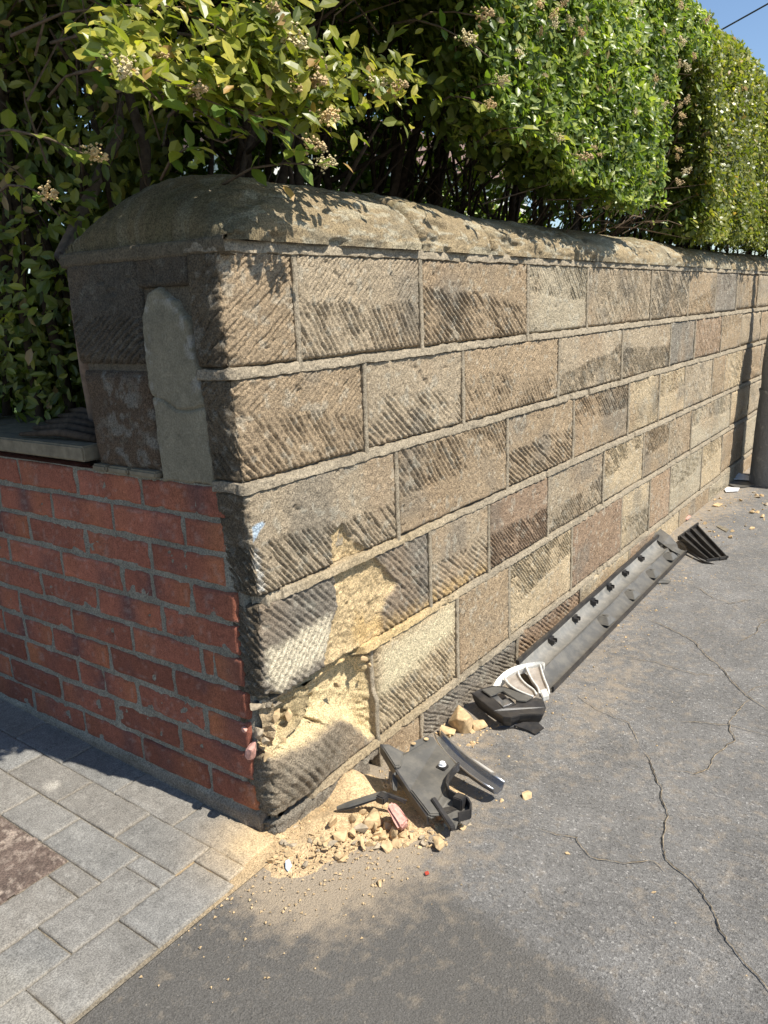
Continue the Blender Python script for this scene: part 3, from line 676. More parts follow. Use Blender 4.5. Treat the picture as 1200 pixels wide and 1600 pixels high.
for r_ in range(10):
    zt = .8005-.0752*r_; z0 = zt-.0665
    y = OFF[r_]; me = brick_mesh(y-.005-ENDS[r_], 6000+r_*13)
    o = link('brick', me, None, bw); o.location = (FX+random.uniform(-.002, .002), ENDS[r_]-.06, z0+random.uniform(-.001, .001))
    while y < 3.9:
        L = .2345
        if r_ == 9 and abs(y-.43) < .02: L = .2345
        o = link('brick', full[min(13, max(0, int(r_*.9+random.uniform(-1, 5))))], None, bw)
        o.location = (FX+random.uniform(-.002, .002), y+.005-.06, z0+random.uniform(-.0015, .0015)); o.rotation_euler = (random.uniform(-.006, .006), 0, random.uniform(-.006, .006))
        y += .2445
# mortar of the brick wall, pointing slightly irregular, with a smeared strip against the quoins
u = np.concatenate([np.arange(.036, .4, .005), np.arange(.4, 1.5, .009), np.arange(1.5, 4.15, .02)]); z = np.arange(-.02, .806, .006); U, Zz = np.meshgrid(u, z, indexing='ij')
h = -.0035+.005*(fbm(U*25, Zz*25, 701)-.5)+.0025*(fbm(U*90, Zz*90, 702)-.5)
h += .004*ss(.050, .030, U-.012*(fbm(Zz*9, Zz*0, 12)-.5))*ss(.35, .6, fbm(U*9, Zz*9, 703)+.2)
h += .009*ss(.062, .045, Zz+.02*(fbm(U*8, U*0, 704)-.5))
h -= .035*ss(.06, .02, U)*ss(.16, .24, Zz)*ss(.36, .30, Zz)
h -= .0085*ss(.088, .060, U)
P = np.stack([FX-h, U+.010*(fbm(Zz*14, Zz*0, 7)-.5)*(U < .06), Zz], -1); P[0, :, 0] += .03
c = np.array([.235, .22, .175])*(.7+.6*fbm(U*18, Zz*18, 705))[..., None]
g = (ss(.062, .04, Zz))[..., None]*.5; c = c*(1-g)+np.array([.17, .12, .09])*g
link('mortar', npmesh('mortar', P.reshape(-1, 3), gridfaces(len(u), len(z), True), c.reshape(-1, 3)), MORT, bw).location = (0, -.06, 0)
body = MB(); body.box((.125, 2.13, .38), (.22, 4.06, .82)); me = body.mesh('wall_body')
at = me.color_attributes.new('Col', 'FLOAT_COLOR', 'POINT')
for d in at.data: d.color = (.2, .19, .155, 1)
link('wall_body', me, MORT, bw).location = (0, -.06, 0)
# stone slabs on top
SLAB = mat_plain('grey_slab', (.19, .16, .11), .9, .3, 30, bmp=.6, spec=.3)
for (y0, y1) in ((.483, 1.06), (1.066, 1.66), (1.666, 2.26), (2.266, 2.86), (2.866, 3.46), (3.466, 4.16)):
    s = MB(); s.box((.118, (y0+y1)/2, .842), (.30, y1-y0, .036)); o = link('coping_slab', s.mesh('coping_slab', bevel=.004), SLAB, bw); o.location = (0, -.06, 0)
for (y0, y1) in ((.255, .345), (.352, .42), (.428, .478)):
    s = MB(); s.box((.085, (y0+y1)/2, .8125-.002), (.205, y1-y0, .016)); o = link('creasing_tile', s.mesh('creasing_tile', bevel=.004), SLAB, bw); o.location = (0, -.06, 0)

# ------------------------------------------------------------------ rocks
def rock_mesh(seed, sub=2, sq=(1, .8, .6), flat=6, mat=ROCK, rough=.06):
    r = np.random.RandomState(seed); bm = bmesh.new()
    if sub == 2 or mat is ROCK:
        for _ in range(9+seed % 5):
            q = r.normal(size=3); q /= np.abs(q).max()**.6*np.linalg.norm(q)**.4+1e-9; bm.verts.new(q*r.uniform(.8, 1.05))
        o_ = bmesh.ops.convex_hull(bm, input=bm.verts); bmesh.ops.delete(bm, geom=[g_ for g_ in set(o_['geom_interior']+o_['geom_unused']) if isinstance(g_, bmesh.types.BMVert) and g_.is_valid], context='VERTS')
        bmesh.ops.bevel(bm, geom=[e for e in bm.edges], offset=.05, segments=1, affect='EDGES', clamp_overlap=True)
        for v in bm.verts: v.co = Vector((v.co.x*sq[0], v.co.y*sq[1], v.co.z*sq[2]))
        zmin = min(v.co.z for v in bm.verts)
        for v in bm.verts: v.co.z -= zmin
        me = bpy.data.meshes.new('rock'); bm.to_mesh(me); bm.free(); me.materials.append(mat); return me
    bmesh.ops.create_icosphere(bm, subdivisions=sub, radius=1)
    planes = [(Vector(r.normal(size=3)).normalized(), r.uniform(.42, .80)) for _ in range(flat)]
    for v in bm.verts:
        p = v.co
        for n, d in planes:
            t = p.dot(n)-d
            if t > 0: p -= n*t
        p += Vector(r.normal(size=3))*rough*.4
        v.co = Vector((p.x*sq[0], p.y*sq[1], p.z*sq[2]))
    zmin = min(v.co.z for v in bm.verts)
    for v in bm.verts: v.co.z -= zmin
    me = bpy.data.meshes.new('rock'); bm.to_mesh(me); bm.free(); me.materials.append(mat); return me
RM = [rock_mesh(10+i, 2, (1, random.uniform(.6, .95), random.uniform(.45, .8)), 11, ROCK if i % 4 else ROCKG, .035) for i in range(14)]
RML = [rock_mesh(60+i, 3, (1, .8, .7), 15, ROCK, .018) for i in range(6)]
def pxsize(x, y): d = np.linalg.norm(hit(x, y, 2, 0)-CAM); return d/FPX
def rock(px, py, size, label, mesh=None, z=0., cat='stone', group=None, yaw=None, sx=1., name='sandstone_rock'):
    me = mesh or random.choice(RM); p = G(px, py, z+.008); o = link(name, me)
    s = size/2*pxsize(px, py)*1.08; o.location = (p.x, p.y, p.z-.010-.1*s); o.scale = (s*sx, s, s); o.rotation_euler = (random.uniform(-.15, .15), random.uniform(-.15, .15), yaw if yaw is not None else random.uniform(0, 6.28))
    tag(o, label, cat, group); return o
rock(722, 1134, 50, 'largest tan sandstone lump beside the torn black bracket', RML[0], yaw=.5)
rock(747, 1133, 27, 'rounded orange stone wedged between the largest lump and the black bracket', RML[1])
rock(699, 1144, 27, 'grey-brown stone left of the largest lump, behind the flat panel', RML[2], yaw=2)
rock(593, 1377, 15, 'single tan stone alone on the asphalt below the rubble heap', RM[1])
rock(822, 1241, 18, 'flat tan chip on the asphalt right of the curved trim strip', RM[2], sx=1.3)
rock(784, 1248, 10, 'small pale pebble just below the end of the curved trim strip', RM[3])
rock(887, 1329, 9, 'tiny tan pebble on asphalt above a thin crack', RM[5])
rock(1021, 1389, 8, 'tiny pale pebble beside the longest crack', RM[6])
rock(964, 975, 12, 'pale yellow chip on the asphalt below the middle of the long channel', RM[7])
rock(682, 1320, 25, 'squarish tan stone below the tip of the flat black panel', RML[3])
rock(661, 1315, 14, 'dark grey stone left of the squarish one under the panel tip', RM[4])
rock(497, 1278, 19, 'rounded pale stone at the left top of the rubble heap', RML[4])
rock(514, 1275, 24, 'tall tan stone standing at the top of the rubble heap', RML[5], yaw=.8)
rock(530, 1284, 16, 'grey stone between the tall stone and the long flat one', RM[8])
rock(545, 1282, 16, 'small square stone beside the long flat stone', RM[9])
rock(558, 1292, 30, 'long flat brown stone slanting in the rubble heap', RML[2], sx=.65, yaw=1.2)
rock(584, 1285, 36, 'broad tan slab of stone left of the broken red brick', RML[3], yaw=.2)
rock(477, 1295, 20, 'pale stone at the left end of the rubble heap against the wall', RML[1])
rock(534, 1310, 30, 'wide pinkish-tan stone in the middle of the rubble heap', RML[0], yaw=2.6)
rock(537, 1338, 20, 'tan pointed stone at the front of the rubble heap', RM[10])
rock(480, 1325, 17, 'upright pale chip at the left front of the rubble heap', RM[11])
rock(447, 1330, 13, 'dark-edged chip at the far left of the spilled rubble', RM[12])
rock(95, 1346, 11, 'white pebble on the edge of the worn red concrete panel', RM[13])
rock(30, 1298, 7, 'white pebble at the top of the worn red concrete panel', RM[13])
rock(608, 1262+40, 12, 'small chip directly under the broken red brick', RM[3])
rr = np.random.RandomState(3)
def small(n, poly, smin, smax, grp, lab, zf=lambda x, y: 0., stretch=1.):
    xs = [q[0] for q in poly]; ys = [q[1] for q in poly]; k = 0
    while k < n:
        x = rr.uniform(min(xs), max(xs)); y = rr.uniform(min(ys), max(ys))
        if sdist(np.array([x]), np.array([y]), poly)[0] < 0: continue
        s = smin+(smax-smin)*rr.rand()**2.2
        g = G(x, y); rock(x, y, s, lab, RM[rr.randint(14)], group=grp, z=zf(g.x, g.y), name='rubble_stone'); k += 1
def heapz(x, y):
    return .020*math.exp(-((x-.10)/.13)**2-((y+.085)/.06)**2)
small(125, [(425, 1300), (470, 1268), (530, 1262), (640, 1270), (742, 1272), (728, 1300), (690, 1322), (600, 1318), (545, 1336), (500, 1340), (420, 1362), (405, 1330)], 4, 16, 'small rubble stones heaped under the broken corner', 'small chip of broken sandstone in the heap under the smashed corner', heapz)
small(34, [(520, 1275), (600, 1285), (700, 1285), (690, 1315), (560, 1325), (470, 1320)], 12, 24, 'angular stones of the rubble heap', 'angular tan stone among the larger pieces of the rubble heap', heapz)
small(40, [(690, 1120), (705, 1128), (760, 1140), (750, 1165), (700, 1160), (680, 1140)], 4, 12, 'small stones round the largest lump', 'small stone chip scattered round the largest sandstone lump', lambda x, y: 0)
small(30, [(735, 1235), (790, 1232), (830, 1240), (780, 1262), (742, 1268)], 3, 8, 'chips between the curved trim and the panel', 'small chip on the asphalt between the curved trim strip and the panel tip')
small(55, [(860, 1080), (1070, 880), (1100, 900), (980, 1000), (900, 1060), (830, 1180), (780, 1200), (760, 1170)], 2, 6, 'tiny chips along the fallen channel', 'tiny chip scattered on the dusty asphalt below the long channel')
small(45, [(1075, 812), (1135, 755), (1200, 770), (1200, 830), (1130, 850), (1095, 825)], 3, 10, 'chips at the far foot of the wall', 'small chip lying near the foot of the grey post')
small(40, [(600, 1340), (1195, 1000), (1195, 1590), (700, 1590)], 1.5, 4, 'stray grit on the asphalt', 'stray grain of grit lying on the open asphalt')
small(30, [(400, 1290), (470, 1310), (460, 1370), (385, 1330)], 3, 9, 'chips on the pavement corner', 'small chip spilled where the pavement meets the asphalt')
# sand heaps
u = np.arange(-.16, .62, .006); v = np.arange(-.40, .012, .006); U, Vv = np.meshgrid(u, v, indexing='ij')
Hs = .026*np.exp(-((U-.10)/.14)**2-((Vv+.075)/.06)**2)+.050*np.exp(-((U-.265)/.055)**2-((Vv+.0)/.050)**2)+.010*np.exp(-((U-.28)/.16)**2-((Vv+.2)/.10)**2)+.018*np.exp(-((U-.55)/.05)**2-((Vv+.03)/.03)**2)
Hs = Hs*(.75+.5*fbm(U*25, Vv*25, 801))+.004*(fbm(U*70, Vv*70, 802)-.5)-.0045
c = np.array([.53, .385, .22])*(.75+.5*fbm(U*25, Vv*25, 803))[..., None]
tag(link('sand_heap', npmesh('sand_heap', np.stack([U, Vv, Hs+zg(U)], -1).reshape(-1, 3), gridfaces(len(u), len(v)), c.reshape(-1, 3)), MORT), 'yellow crushed sandstone dust heaped at the foot of the smashed corner', 'sand', kind='stuff')
# fine grit, uncountable
gv, gf = [], []
b0 = np.array([(-1, -.6, 0), (1, -.5, 0), (.2, 1, 0), (-.1, .1, 1.1)], float); bf = np.array([(0, 1, 3), (1, 2, 3), (2, 0, 3), (0, 2, 1)])
pts = []
for _ in range(1700):
    x, y = rr.normal(.10, .16), -abs(rr.normal(.0, .13))-.01
    if rr.rand() < .45: x, y = rr.uniform(.0, 4.2), -abs(rr.normal(0, .14))-.01
    pts.append((x, y))
for i, (x, y) in enumerate(pts):
    s = rr.uniform(.0012, .0042); a = rr.uniform(0, 6.28); c_, s_ = math.cos(a), math.sin(a)
    b = b0*s; b = np.stack([b[:, 0]*c_-b[:, 1]*s_+x, b[:, 0]*s_+b[:, 1]*c_+y, b[:, 2]*.8+heapz(x, y)+.002+zg(x)], 1)
    gv.append(b); gf.append(bf+4*i)
tag(link('grit', npmesh('grit', np.concatenate(gv), np.concatenate(gf), smooth=False), ROCK), 'fine sandstone grit strewn along the foot of the wall', 'grit', kind='stuff')

# fragments hanging in the broken corner: parts of the walls
def frag(x, y, z, s, mesh, par, nm='stone_fragment', rot=(0, 0, 0), sc=(1, 1, 1)):
    o = link(nm, mesh, None, par); o.location = Vector((x, y, z))-Vector(par.location); o.scale = (s*sc[0], s*sc[1], s*sc[2]); o.rotation_euler = rot
for i, (px, py, dep, s) in enumerate([(430, 1122, .02, .020), (440, 1160, .012, .018), (455, 1112, .022, .016), (425, 1178, .004, .014), (570, 1020, .002, .010), (578, 1030, .002, .008), (520, 1062, .025, .014), (586, 1000, .002, .008)]):
    x, z = onwall(px, py, dep); frag(x, dep, z-.01, s, RML[i % 6], wall, rot=(i*1.3, i*.7, i*2.1), sc=(1, .8, 1.1))
GM = [rock_mesh(95+i, 3, (1, .8, .7), 12, ROCKG, .03) for i in range(3)]
pm = rock_mesh(91, 3, (1, .8, .9), 9, PINK, .03)
frag(-.016, .045, .195, .021, pm, bw, 'broken_brick_end', (.3, .2, .5), (.8, .8, 1.6)); frag(-.012, .062, .258, .009, pm, bw, 'broken_brick_end', (1, .2, .5), (.7, 1.3, 1))
for i, (y, z, s) in enumerate([(.030, .31, .020), (.040, .255, .018), (.022, .235, .016)]):
    frag(.004, y, z, s, GM[i], bw, 'mortar_fragment', (i, i*2, i*.4))

# ------------------------------------------------------------------ car debris
UPV = Vector((0, 0, 1))
def lerp(a, b, t): return a+(b-a)*t
# 1 long sill channel
A0, A1, B0, B1 = G(808, 1035, .072), G(1028, 837, .072), G(864, 1077, .012), G(1073, 862, .012); ZG = A0.z-.072
ch = thing('sill_channel', 'long dusty grey plastic channel lying along the foot of the wall, clips inside', 'car trim', (1.7, -.13, 0))
def chan(t, s, z): p = lerp(lerp(A0, A1, t), lerp(B0, B1, t), s); return Vector((p.x, p.y, z+ZG))
prof = [(0., .068), (.012, .072), (.05, .048), (.14, .036), (.36, .030), (.52, .042), (.58, .034), (.80, .016), (.97, .010), (1.0, .014)]
nt_ = 60; V = []; 
for i in range(nt_+1):
    t = i/nt_
    for s, z in prof:
        tt = t
        if t < .02: tt = t-.03*s+.01
        zz = z+.0030*math.sin(t*9+s*4)+.0015*math.sin(t*31+s*7)+.004*ss(.9, 1., np.array(t))*1.0
        V.append(chan(tt, s, zz))
n = len(prof)
for nm_, j0, j1, mt_ in (('channel_floor', 0, 5, PLASC), ('outer_flange', 5, n-1, PLASD)):
    F = [(i*n+j, (i+1)*n+j, (i+1)*n+j+1, i*n+j+1) for i in range(nt_) for j in range(j0, j1)]
    m = MB(); m.add(V, F); m.add([v-UPV*.0035 for v in V], [f[::-1] for f in F])
    me = m.mesh(nm_, smooth=True, fix=False); bm = bmesh.new(); bm.from_mesh(me); bmesh.ops.delete(bm, geom=[v for v in bm.verts if not v.link_faces], context='VERTS'); bm.to_mesh(me); bm.free()
    child(nm_, me, mt_, ch)
m = MB(); m.sweep([chan(i/40, .008, .0765+.0015*math.sin(i/40*23)) for i in range(41)], [(-.006, -.012), (.006, -.012), (.006, .003), (-.006, .003)], Vector((0, 1, 0)), UPV)
child('rim', m.mesh('rim', bevel=.001), PLAS, ch)
m = MB(); m.sweep([chan(i/20*1.0, 1.0, .019) for i in range(21)], [(-.003, -.014), (.003, -.014), (.003, .002), (-.003, .002)], Vector((0, 1, 0)), UPV)
child('outer_lip', m.mesh('outer_lip'), PLAS, ch)
m = MB(); m.sweep([chan(i/20*1.0, .52, .0425) for i in range(21)], [(-.002, -.004), (.002, -.004), (.001, .001), (-.001, .001)], Vector((0, 1, 0)), UPV)
child('rib', m.mesh('rib'), PLASD, ch)
for t in (.16, .30, .42, .54, .66, .80):           # clips along the rim
    c0 = chan(t, .075, .054); m = MB(); m.box(c0, (.036, .010, .018)); m.box(c0+Vector((0, -.009, -.006)), (.020, .012, .009)); m.box(c0+Vector((-.012, -.010, -.004)), (.006, .016, .016)); m.box(c0+Vector((.012, -.010, -.004)), (.006, .016, .016))
    child('clip', m.mesh('clip', bevel=.0015), PLAS, ch)
for t in (.36, .55, .73, .90):                     # pyramidal sockets on the outer flange
    c0 = chan(t, .70, .024); m = MB(); a, b = .040, .014
    Vp = [c0+Vector((sx*a, sy*a*.8, 0)) for sx, sy in ((-1, -1), (1, -1), (1, 1), (-1, 1))]+[c0+Vector((sx*b, sy*b, .022)) for sx, sy in ((-1, -1), (1, -1), (1, 1), (-1, 1))]
    m.add(Vp, [(0, 1, 5, 4), (1, 2, 6, 5), (2, 3, 7, 6), (3, 0, 4, 7), (4, 5, 6, 7)]); m.box(c0+Vector((0, 0, .0225)), (.012, .012, .004))
    child('clip_socket', m.mesh('clip_socket', bevel=.001), PLASD, ch)
m = MB(); ec = chan(1.0, .3, .03)                   # flared dark end cap
m.plate([G(1018, 838, .07), G(1032, 826, .085), G(1046, 836, .07), G(1058, 850, .04), G(1062, 866, .025), G(1050, 860, .04), G(1036, 850, .05)], .004)
m.plate([G(1018, 838, .07), G(1036, 850, .05), G(1030, 862, .02), G(1016, 852, .02)], .004)
child('end_cap', m.mesh('end_cap'), PLASD, ch)
# 2 flat panel with two bolts
pn = thing('mudguard_panel', 'flat dark grey torn plastic panel with two white bolts, propped on rubble', 'car trim', G(670, 1240))
ol = [(595, 1163, .115), (607, 1163, .112), (632, 1176, .092), (639, 1174, .097), (642, 1160, .103), (668, 1150, .098), (677, 1152, .094), (684, 1162, .088), (700, 1180, .080), (714, 1196, .073), (717, 1203, .071), (709, 1211, .067), (701, 1222, .062), (698, 1234, .058), (702, 1246, .052), (712, 1252, .049), (730, 1258, .045), (736, 1268, .040), (735, 1278, .036), (716, 1283, .033), (712, 1295, .026), (704, 1290, .028), (690, 1272, .036), (684, 1272, .038), (674, 1278, .036), (668, 1275, .039), (640, 1235, .062), (612, 1192, .095)]
pt = [G(*q) for q in ol]; m = MB(); m.plate(pt, .003); child('panel_sheet', m.mesh('panel_sheet'), PLASD, pn)
m = MB()
def lip(L, hgt, th=.003, up=True):
    P = [G(*q) for q in L]
    for a, b in zip(P[:-1], P[1:]):
        d = (b-a).normalized(); s = d.cross(UPV)*th; u = UPV*hgt
        m.add([a+s, b+s, b-s, a-s, a+s+u, b+s+u, b-s+u, a-s+u], [(0, 1, 2, 3), (7, 6, 5, 4), (0, 4, 5, 1), (1, 5, 6, 2), (2, 6, 7, 3), (3, 7, 4, 0)])
lip(ol[25:]+ol[:1], -.022); child('side_lip', m.mesh('side_lip'), PLAS, pn)
m = MB(); lip(ol[10:20], .022, .002); child('curved_lip', m.mesh('curved_lip'), PLAS, pn)
m = MB(); m.plate([G(597, 1166, .122), G(607, 1164, .12), G(631, 1178, .100), G(626, 1196, .095), G(617, 1197, .098)], .010); child('raised_step', m.mesh('raised_step', bevel=.003), PLASD, pn)
m = MB(); m.plate([G(640, 1232, .068), G(655, 1232, .066), G(676, 1248, .055), G(690, 1272, .042), G(671, 1272, .045)], .008)
child('raised_step', m.mesh('raised_step', bevel=.003), PLASD, pn)
m = MB(); m.plate([G(673, 1246, .062), G(680, 1244, .060), G(712, 1290, .034), G(704, 1293, .034)], .012); m.plate([G(688, 1262, .045), G(716, 1256, .046), G(722, 1262, .044), G(696, 1270, .042)], .012); child('stiffener', m.mesh('stiffener', bevel=.002), PLAS, pn)
for (x, y, z) in ((646, 1162, .105), (666, 1155, .100)):
    m = MB(); c0 = G(x, y, z); m.tube([c0, c0+UPV*.0015], .0065, 10); child('bolt_hole', m.mesh('bolt_hole'), ROCK, pn)
for (x, y, z) in ((691, 1196, .078), (718, 1250, .060)):
    c0 = G(x, y, z); m = MB(); m.box(c0-UPV*.004, (.024, .024, .010 if z > .07 else .03)); child('bolt_seat', m.mesh('bolt_seat', bevel=.002), PLAS, pn)
    m = MB(); m.tube([c0, c0+UPV*.007, c0+UPV*.010], [.0085, .0085, .006], 6); m.tube([c0+UPV*.001, c0+UPV*.002], .0105, 14); child('bolt', m.mesh('bolt', bevel=.0006), WHITE, pn)
# 3 curved trim strip
tr = thing('curved_trim_strip', 'narrow curved metal-edged trim strip beside the flat panel', 'car trim', G(735, 1205))
path = [G(*q) for q in [(684, 1152, .075), (694, 1166, .066), (706, 1180, .058), (722, 1195, .050), (742, 1211, .042), (762, 1225, .036), (780, 1236, .032)]]
sides = []
for i in range(len(path)):
    d = (path[min(i+1, 6)]-path[max(i-1, 0)]).normalized(); sides.append(d.cross(UPV).normalized())
wd = [.010, .016, .019, .021, .022, .022, .021]
sec = [[(-w_, .012), (-w_*.9, .014), (-w_*.55, .002), (w_*.4, -.001), (w_*.8, .003), (w_, .016), (w_*1.1, .016), (w_*.85, 0), (w_*.4, -.005), (-w_*.6, -.003)] for w_ in wd]
m = MB(); m.sweep(path, sec, sides, [UPV]*7); child('strip_body', m.mesh('strip_body', smooth=False), mat_plain('dark_chrome', (.30, .32, .36), .25, .1, 20, metal=.9, bmp=.03), tr)
m = MB(); m.tube([p-sides[i]*wd[i]+UPV*.014 for i, p in enumerate(path)], .0028, 8); m.tube([p+sides[i]*wd[i]*1.05+UPV*.016 for i, p in enumerate(path)], .0022, 8); child('bright_edge', m.mesh('bright_edge', smooth=True), SILV, tr)
m = MB(); m.plate([G(700, 1162, .03), G(728, 1180, .03), (G(748, 1190, .028)), G(772, 1206, .022), G(758, 1206, .03), G(726, 1190, .04), G(704, 1172, .045)], .002)
child('film_flap', m.mesh('film_flap'), mat_plain('pale_film', (.42, .40, .36), .4, .1, 30), tr)
# 4 black splinters near the corner
sp = thing('splintered_trim', 'thin black splintered trim strips with a bracket, left of the broken brick', 'car trim', G(580, 1250))
def band(L, w0, th, mat, nm):
    P = [G(*q) for q in L]; sd_ = []
    for i in range(len(P)):
        d = (P[min(i+1, len(P)-1)]-P[max(i-1, 0)]).normalized(); sd_.append(d.cross(UPV).normalized())
    m = MB(); n_ = len(P); sec = [[(-w0*k, 0), (-w0*k*.8, th), (w0*k*.8, th*1.3), (w0*k, 0)] for k in [.45]+[1]*(n_-2)+[.5]]
    m.sweep(P, sec, sd_, [UPV]*n_); child(nm, m.mesh(nm, bevel=.0008), mat, sp)
band([(526, 1264, .03), (545, 1258, .038), (570, 1250, .048), (592, 1243, .055), (603, 1240, .055)], .010, .005, PLASD, 'trim_splinter')
band([(528, 1268, .026), (552, 1262, .034), (580, 1252, .045), (600, 1247, .05)], .004, .003, PLAS, 'trim_splinter')
band([(598, 1238, .056), (615, 1245, .05), (636, 1252, .045)], .006, .003, PLAS, 'trim_splinter')
band([(598, 1244, .052), (618, 1249, .046), (634, 1256, .042)], .003, .003, PLAS, 'trim_splinter')
m = MB(); c0 = G(597, 1247, .052); m.box(c0, (.024, .024, .020)); child('bracket', m.mesh('bracket', bevel=.003), PLAS, sp)
m = MB(); m.plate([G(614, 1234, .045), G(620, 1236, .045), G(622, 1206, .075), G(617, 1203, .078), G(613, 1210, .07)], .003); m.tube([G(617.5, 1209, .0765), G(617.5, 1209, .079)], .0035, 8); child('slotted_tab', m.mesh('slotted_tab'), PLASD, sp)
m = MB(); rs = random.Random(4)
for k in range(12):
    p = G(606+rs.uniform(-5, 8), 1232, .045); m.tube([p, p+Vector((rs.uniform(-.012, .012), rs.uniform(-.01, .01), rs.uniform(.008, .02)))], .0005, 3)
child('frayed_fibres', m.mesh('frayed_fibres'), TWIG, sp)
# 5 black bumper bracket
bk = thing('bumper_bracket', 'torn black plastic bumper bracket with an open slot, lying by the wheel fragment', 'car trim', G(800, 1110))
top = [(737, 1083, .052), (748, 1077, .056), (768, 1071, .060), (788, 1072, .060), (806, 1079, .058), (834, 1088, .055), (849, 1093, .052), (853, 1105, .046), (849, 1116, .044), (832, 1115, .048), (813, 1116, .050), (798, 1121, .050), (786, 1120, .050), (772, 1111, .050), (752, 1095, .050)]
hole = [(769, 1087), (782, 1080), (806, 1092), (806, 1101), (786, 1107)]
tp = [G(*q) for q in top]; hp = [G(x, y, .053) for x, y in hole]
from mathutils.geometry import tessellate_polygon
nT = len(tp); tri = tessellate_polygon([tp, hp]); V = tp+hp; V2 = [v-UPV*.006 for v in V]; nV = len(V)
F = [tuple(t) for t in tri]+[tuple(i+nV for i in t[::-1]) for t in tri]+[(i, (i+1) % nT, (i+1) % nT+nV, i+nV) for i in range(nT)]+[(nT+i, nT+(i+1) % 5, nT+(i+1) % 5+nV, nT+i+nV) for i in range(5)]
m = MB(); m.add(V+V2, F); child('bracket_top', m.mesh('bracket_top', bevel=.0012), PLAS, bk)
m = MB(); front = [tp[1], tp[0], tp[14], tp[13], tp[12], tp[11], tp[10], tp[9], tp[8], tp[7]]; cx0 = sum(v.x for v in tp)/len(tp); bot = [float(zg(cx0))+q for q in [.018, .010, .004, .006, .01, .012, .012, .014, .004, .01]]
cen = Vector((sum(v.x for v in tp)/nT, sum(v.y for v in tp)/nT, 0))
V = []
for v, b in zip(front, bot):
    o_ = (Vector((v.x, v.y, 0))-cen).normalized()
    V += [v-UPV*.002, Vector((v.x, v.y, (v.z+b)/2))-o_*.006, Vector((v.x, v.y, b))-o_*.020]
F = [(3*i+j, 3*i+j+1, 3*i+j+4, 3*i+j+3) for i in range(len(front)-1) for j in range(2)]
m.add(V, F); m.add([v+(cen-Vector((v.x, v.y, 0))).normalized()*.003 for v in V], F); child('bracket_side', m.mesh('bracket_side', smooth=False), PLAS, bk)
m = MB(); m.plate([G(752, 1077, .061), G(770, 1073, .064), G(790, 1074, .064), G(832, 1089, .060), G(822, 1095, .060), G(808, 1094, .060), G(785, 1079, .062), G(766, 1087, .060)], .005); child('moulded_ridge', m.mesh('moulded_ridge', bevel=.0015), PLASD, bk)
m = MB(); m.plate([G(768, 1088, .048), G(776, 1084, .046), G(785, 1094, .04), G(796, 1090, .048), G(804, 1097, .046), G(786, 1104, .044)], .010); child('metal_insert', m.mesh('metal_insert', bevel=.001), SILV, bk)
m = MB(); m.plate([G(803, 1133, .012), G(818, 1128, .02), G(840, 1128, .024), G(850, 1137, .018), G(836, 1147, .006), G(826, 1141, .008)], .003); m.plate([G(772, 1138, .004), G(790, 1132, .012), G(808, 1130, .014), G(806, 1136, .006)], .002); child('torn_flap', m.mesh('torn_flap'), PLAS, bk)
# 6 alloy wheel fragment
wf = thing('wheel_fragment', 'curved broken piece of alloy wheel with two spokes, propped on the black bracket', 'wheel piece', G(815, 1065))
def sm(L, k=5):
    P = [G(*q) for q in L]; out = []
    for i in range(len(P)-1):
        p0, p1, p2, p3 = P[max(i-1, 0)], P[i], P[i+1], P[min(i+2, len(P)-1)]
        for j in range(k):
            t = j/k; out.append(.5*((2*p1)+(p2-p0)*t+(2*p0-5*p1+4*p2-p3)*t*t+(-p0+3*p1-3*p2+p3)*t**3))
    return out+[P[-1]]
ra = sm([(770, 1072, .060), (777, 1060, .072), (790, 1048, .084), (806, 1040, .095), (826, 1035, .103), (845, 1033, .106), (852, 1035, .104)])
rb = sm([(780, 1070, .058), (787, 1061, .066), (797, 1053, .076), (811, 1046, .085), (828, 1041, .092), (843, 1038, .096), (849, 1041, .094)])
m = MB(); V = []
for a, b in zip(ra, rb): V += [a, b, b-UPV*.020, a-UPV*.020]
k = len(ra); F = [(4*i+j, 4*i+(j+1) % 4, 4*i+4+(j+1) % 4, 4*i+4+j) for i in range(k-1) for j in range(4)]+[(3, 2, 1, 0), tuple(4*(k-1)+j for j in range(4))]
m.add(V, F); child('rim_arc', m.mesh('rim_arc', bevel=.0015), ALLOYL, wf)
def spoke(l, r_):
    L = sm(l, 5); R2 = sm(r_, 5); k = len(L)
    m = MB(); V = []
    for a, b in zip(L, R2):
        c0 = (a+b)/2; V += [a, lerp(a, c0, .35)-UPV*.006, lerp(b, c0, .35)-UPV*.006, b, b-UPV*.014, a-UPV*.014]
    F = [(6*i+j, 6*i+(j+1) % 6, 6*i+6+(j+1) % 6, 6*i+6+j) for i in range(k-1) for j in range(6)]+[(5, 4, 3, 2, 1, 0), tuple(6*(k-1)+j for j in range(6))]
    m.add(V, F); child('spoke', m.mesh('spoke', bevel=.0008), ALLOY, wf)
    for e_ in (L, R2):
        m = MB(); m.tube(e_, .0032, 6); child('spoke_edge', m.mesh('spoke_edge', smooth=True), ALLOYL, wf)
spoke([(788, 1059, .072), (794, 1068, .070), (806, 1077, .066), (824, 1085, .062), (833, 1088, .060)], [(809, 1049, .085), (813, 1059, .078), (822, 1069, .072), (834, 1078, .066), (838, 1085, .062)])
spoke([(822, 1042, .092), (826, 1052, .085), (832, 1063, .078), (840, 1074, .070), (843, 1083, .064)], [(844, 1039, .096), (847, 1050, .088), (851, 1062, .080), (856, 1074, .072), (858, 1084, .064)])
m = MB(); m.plate([G(843, 1078, .068), G(857, 1074, .070), G(858, 1086, .064), G(848, 1089, .060)], .016); child('hub_stub', m.mesh('hub_stub', bevel=.002), ALLOYL, wf)
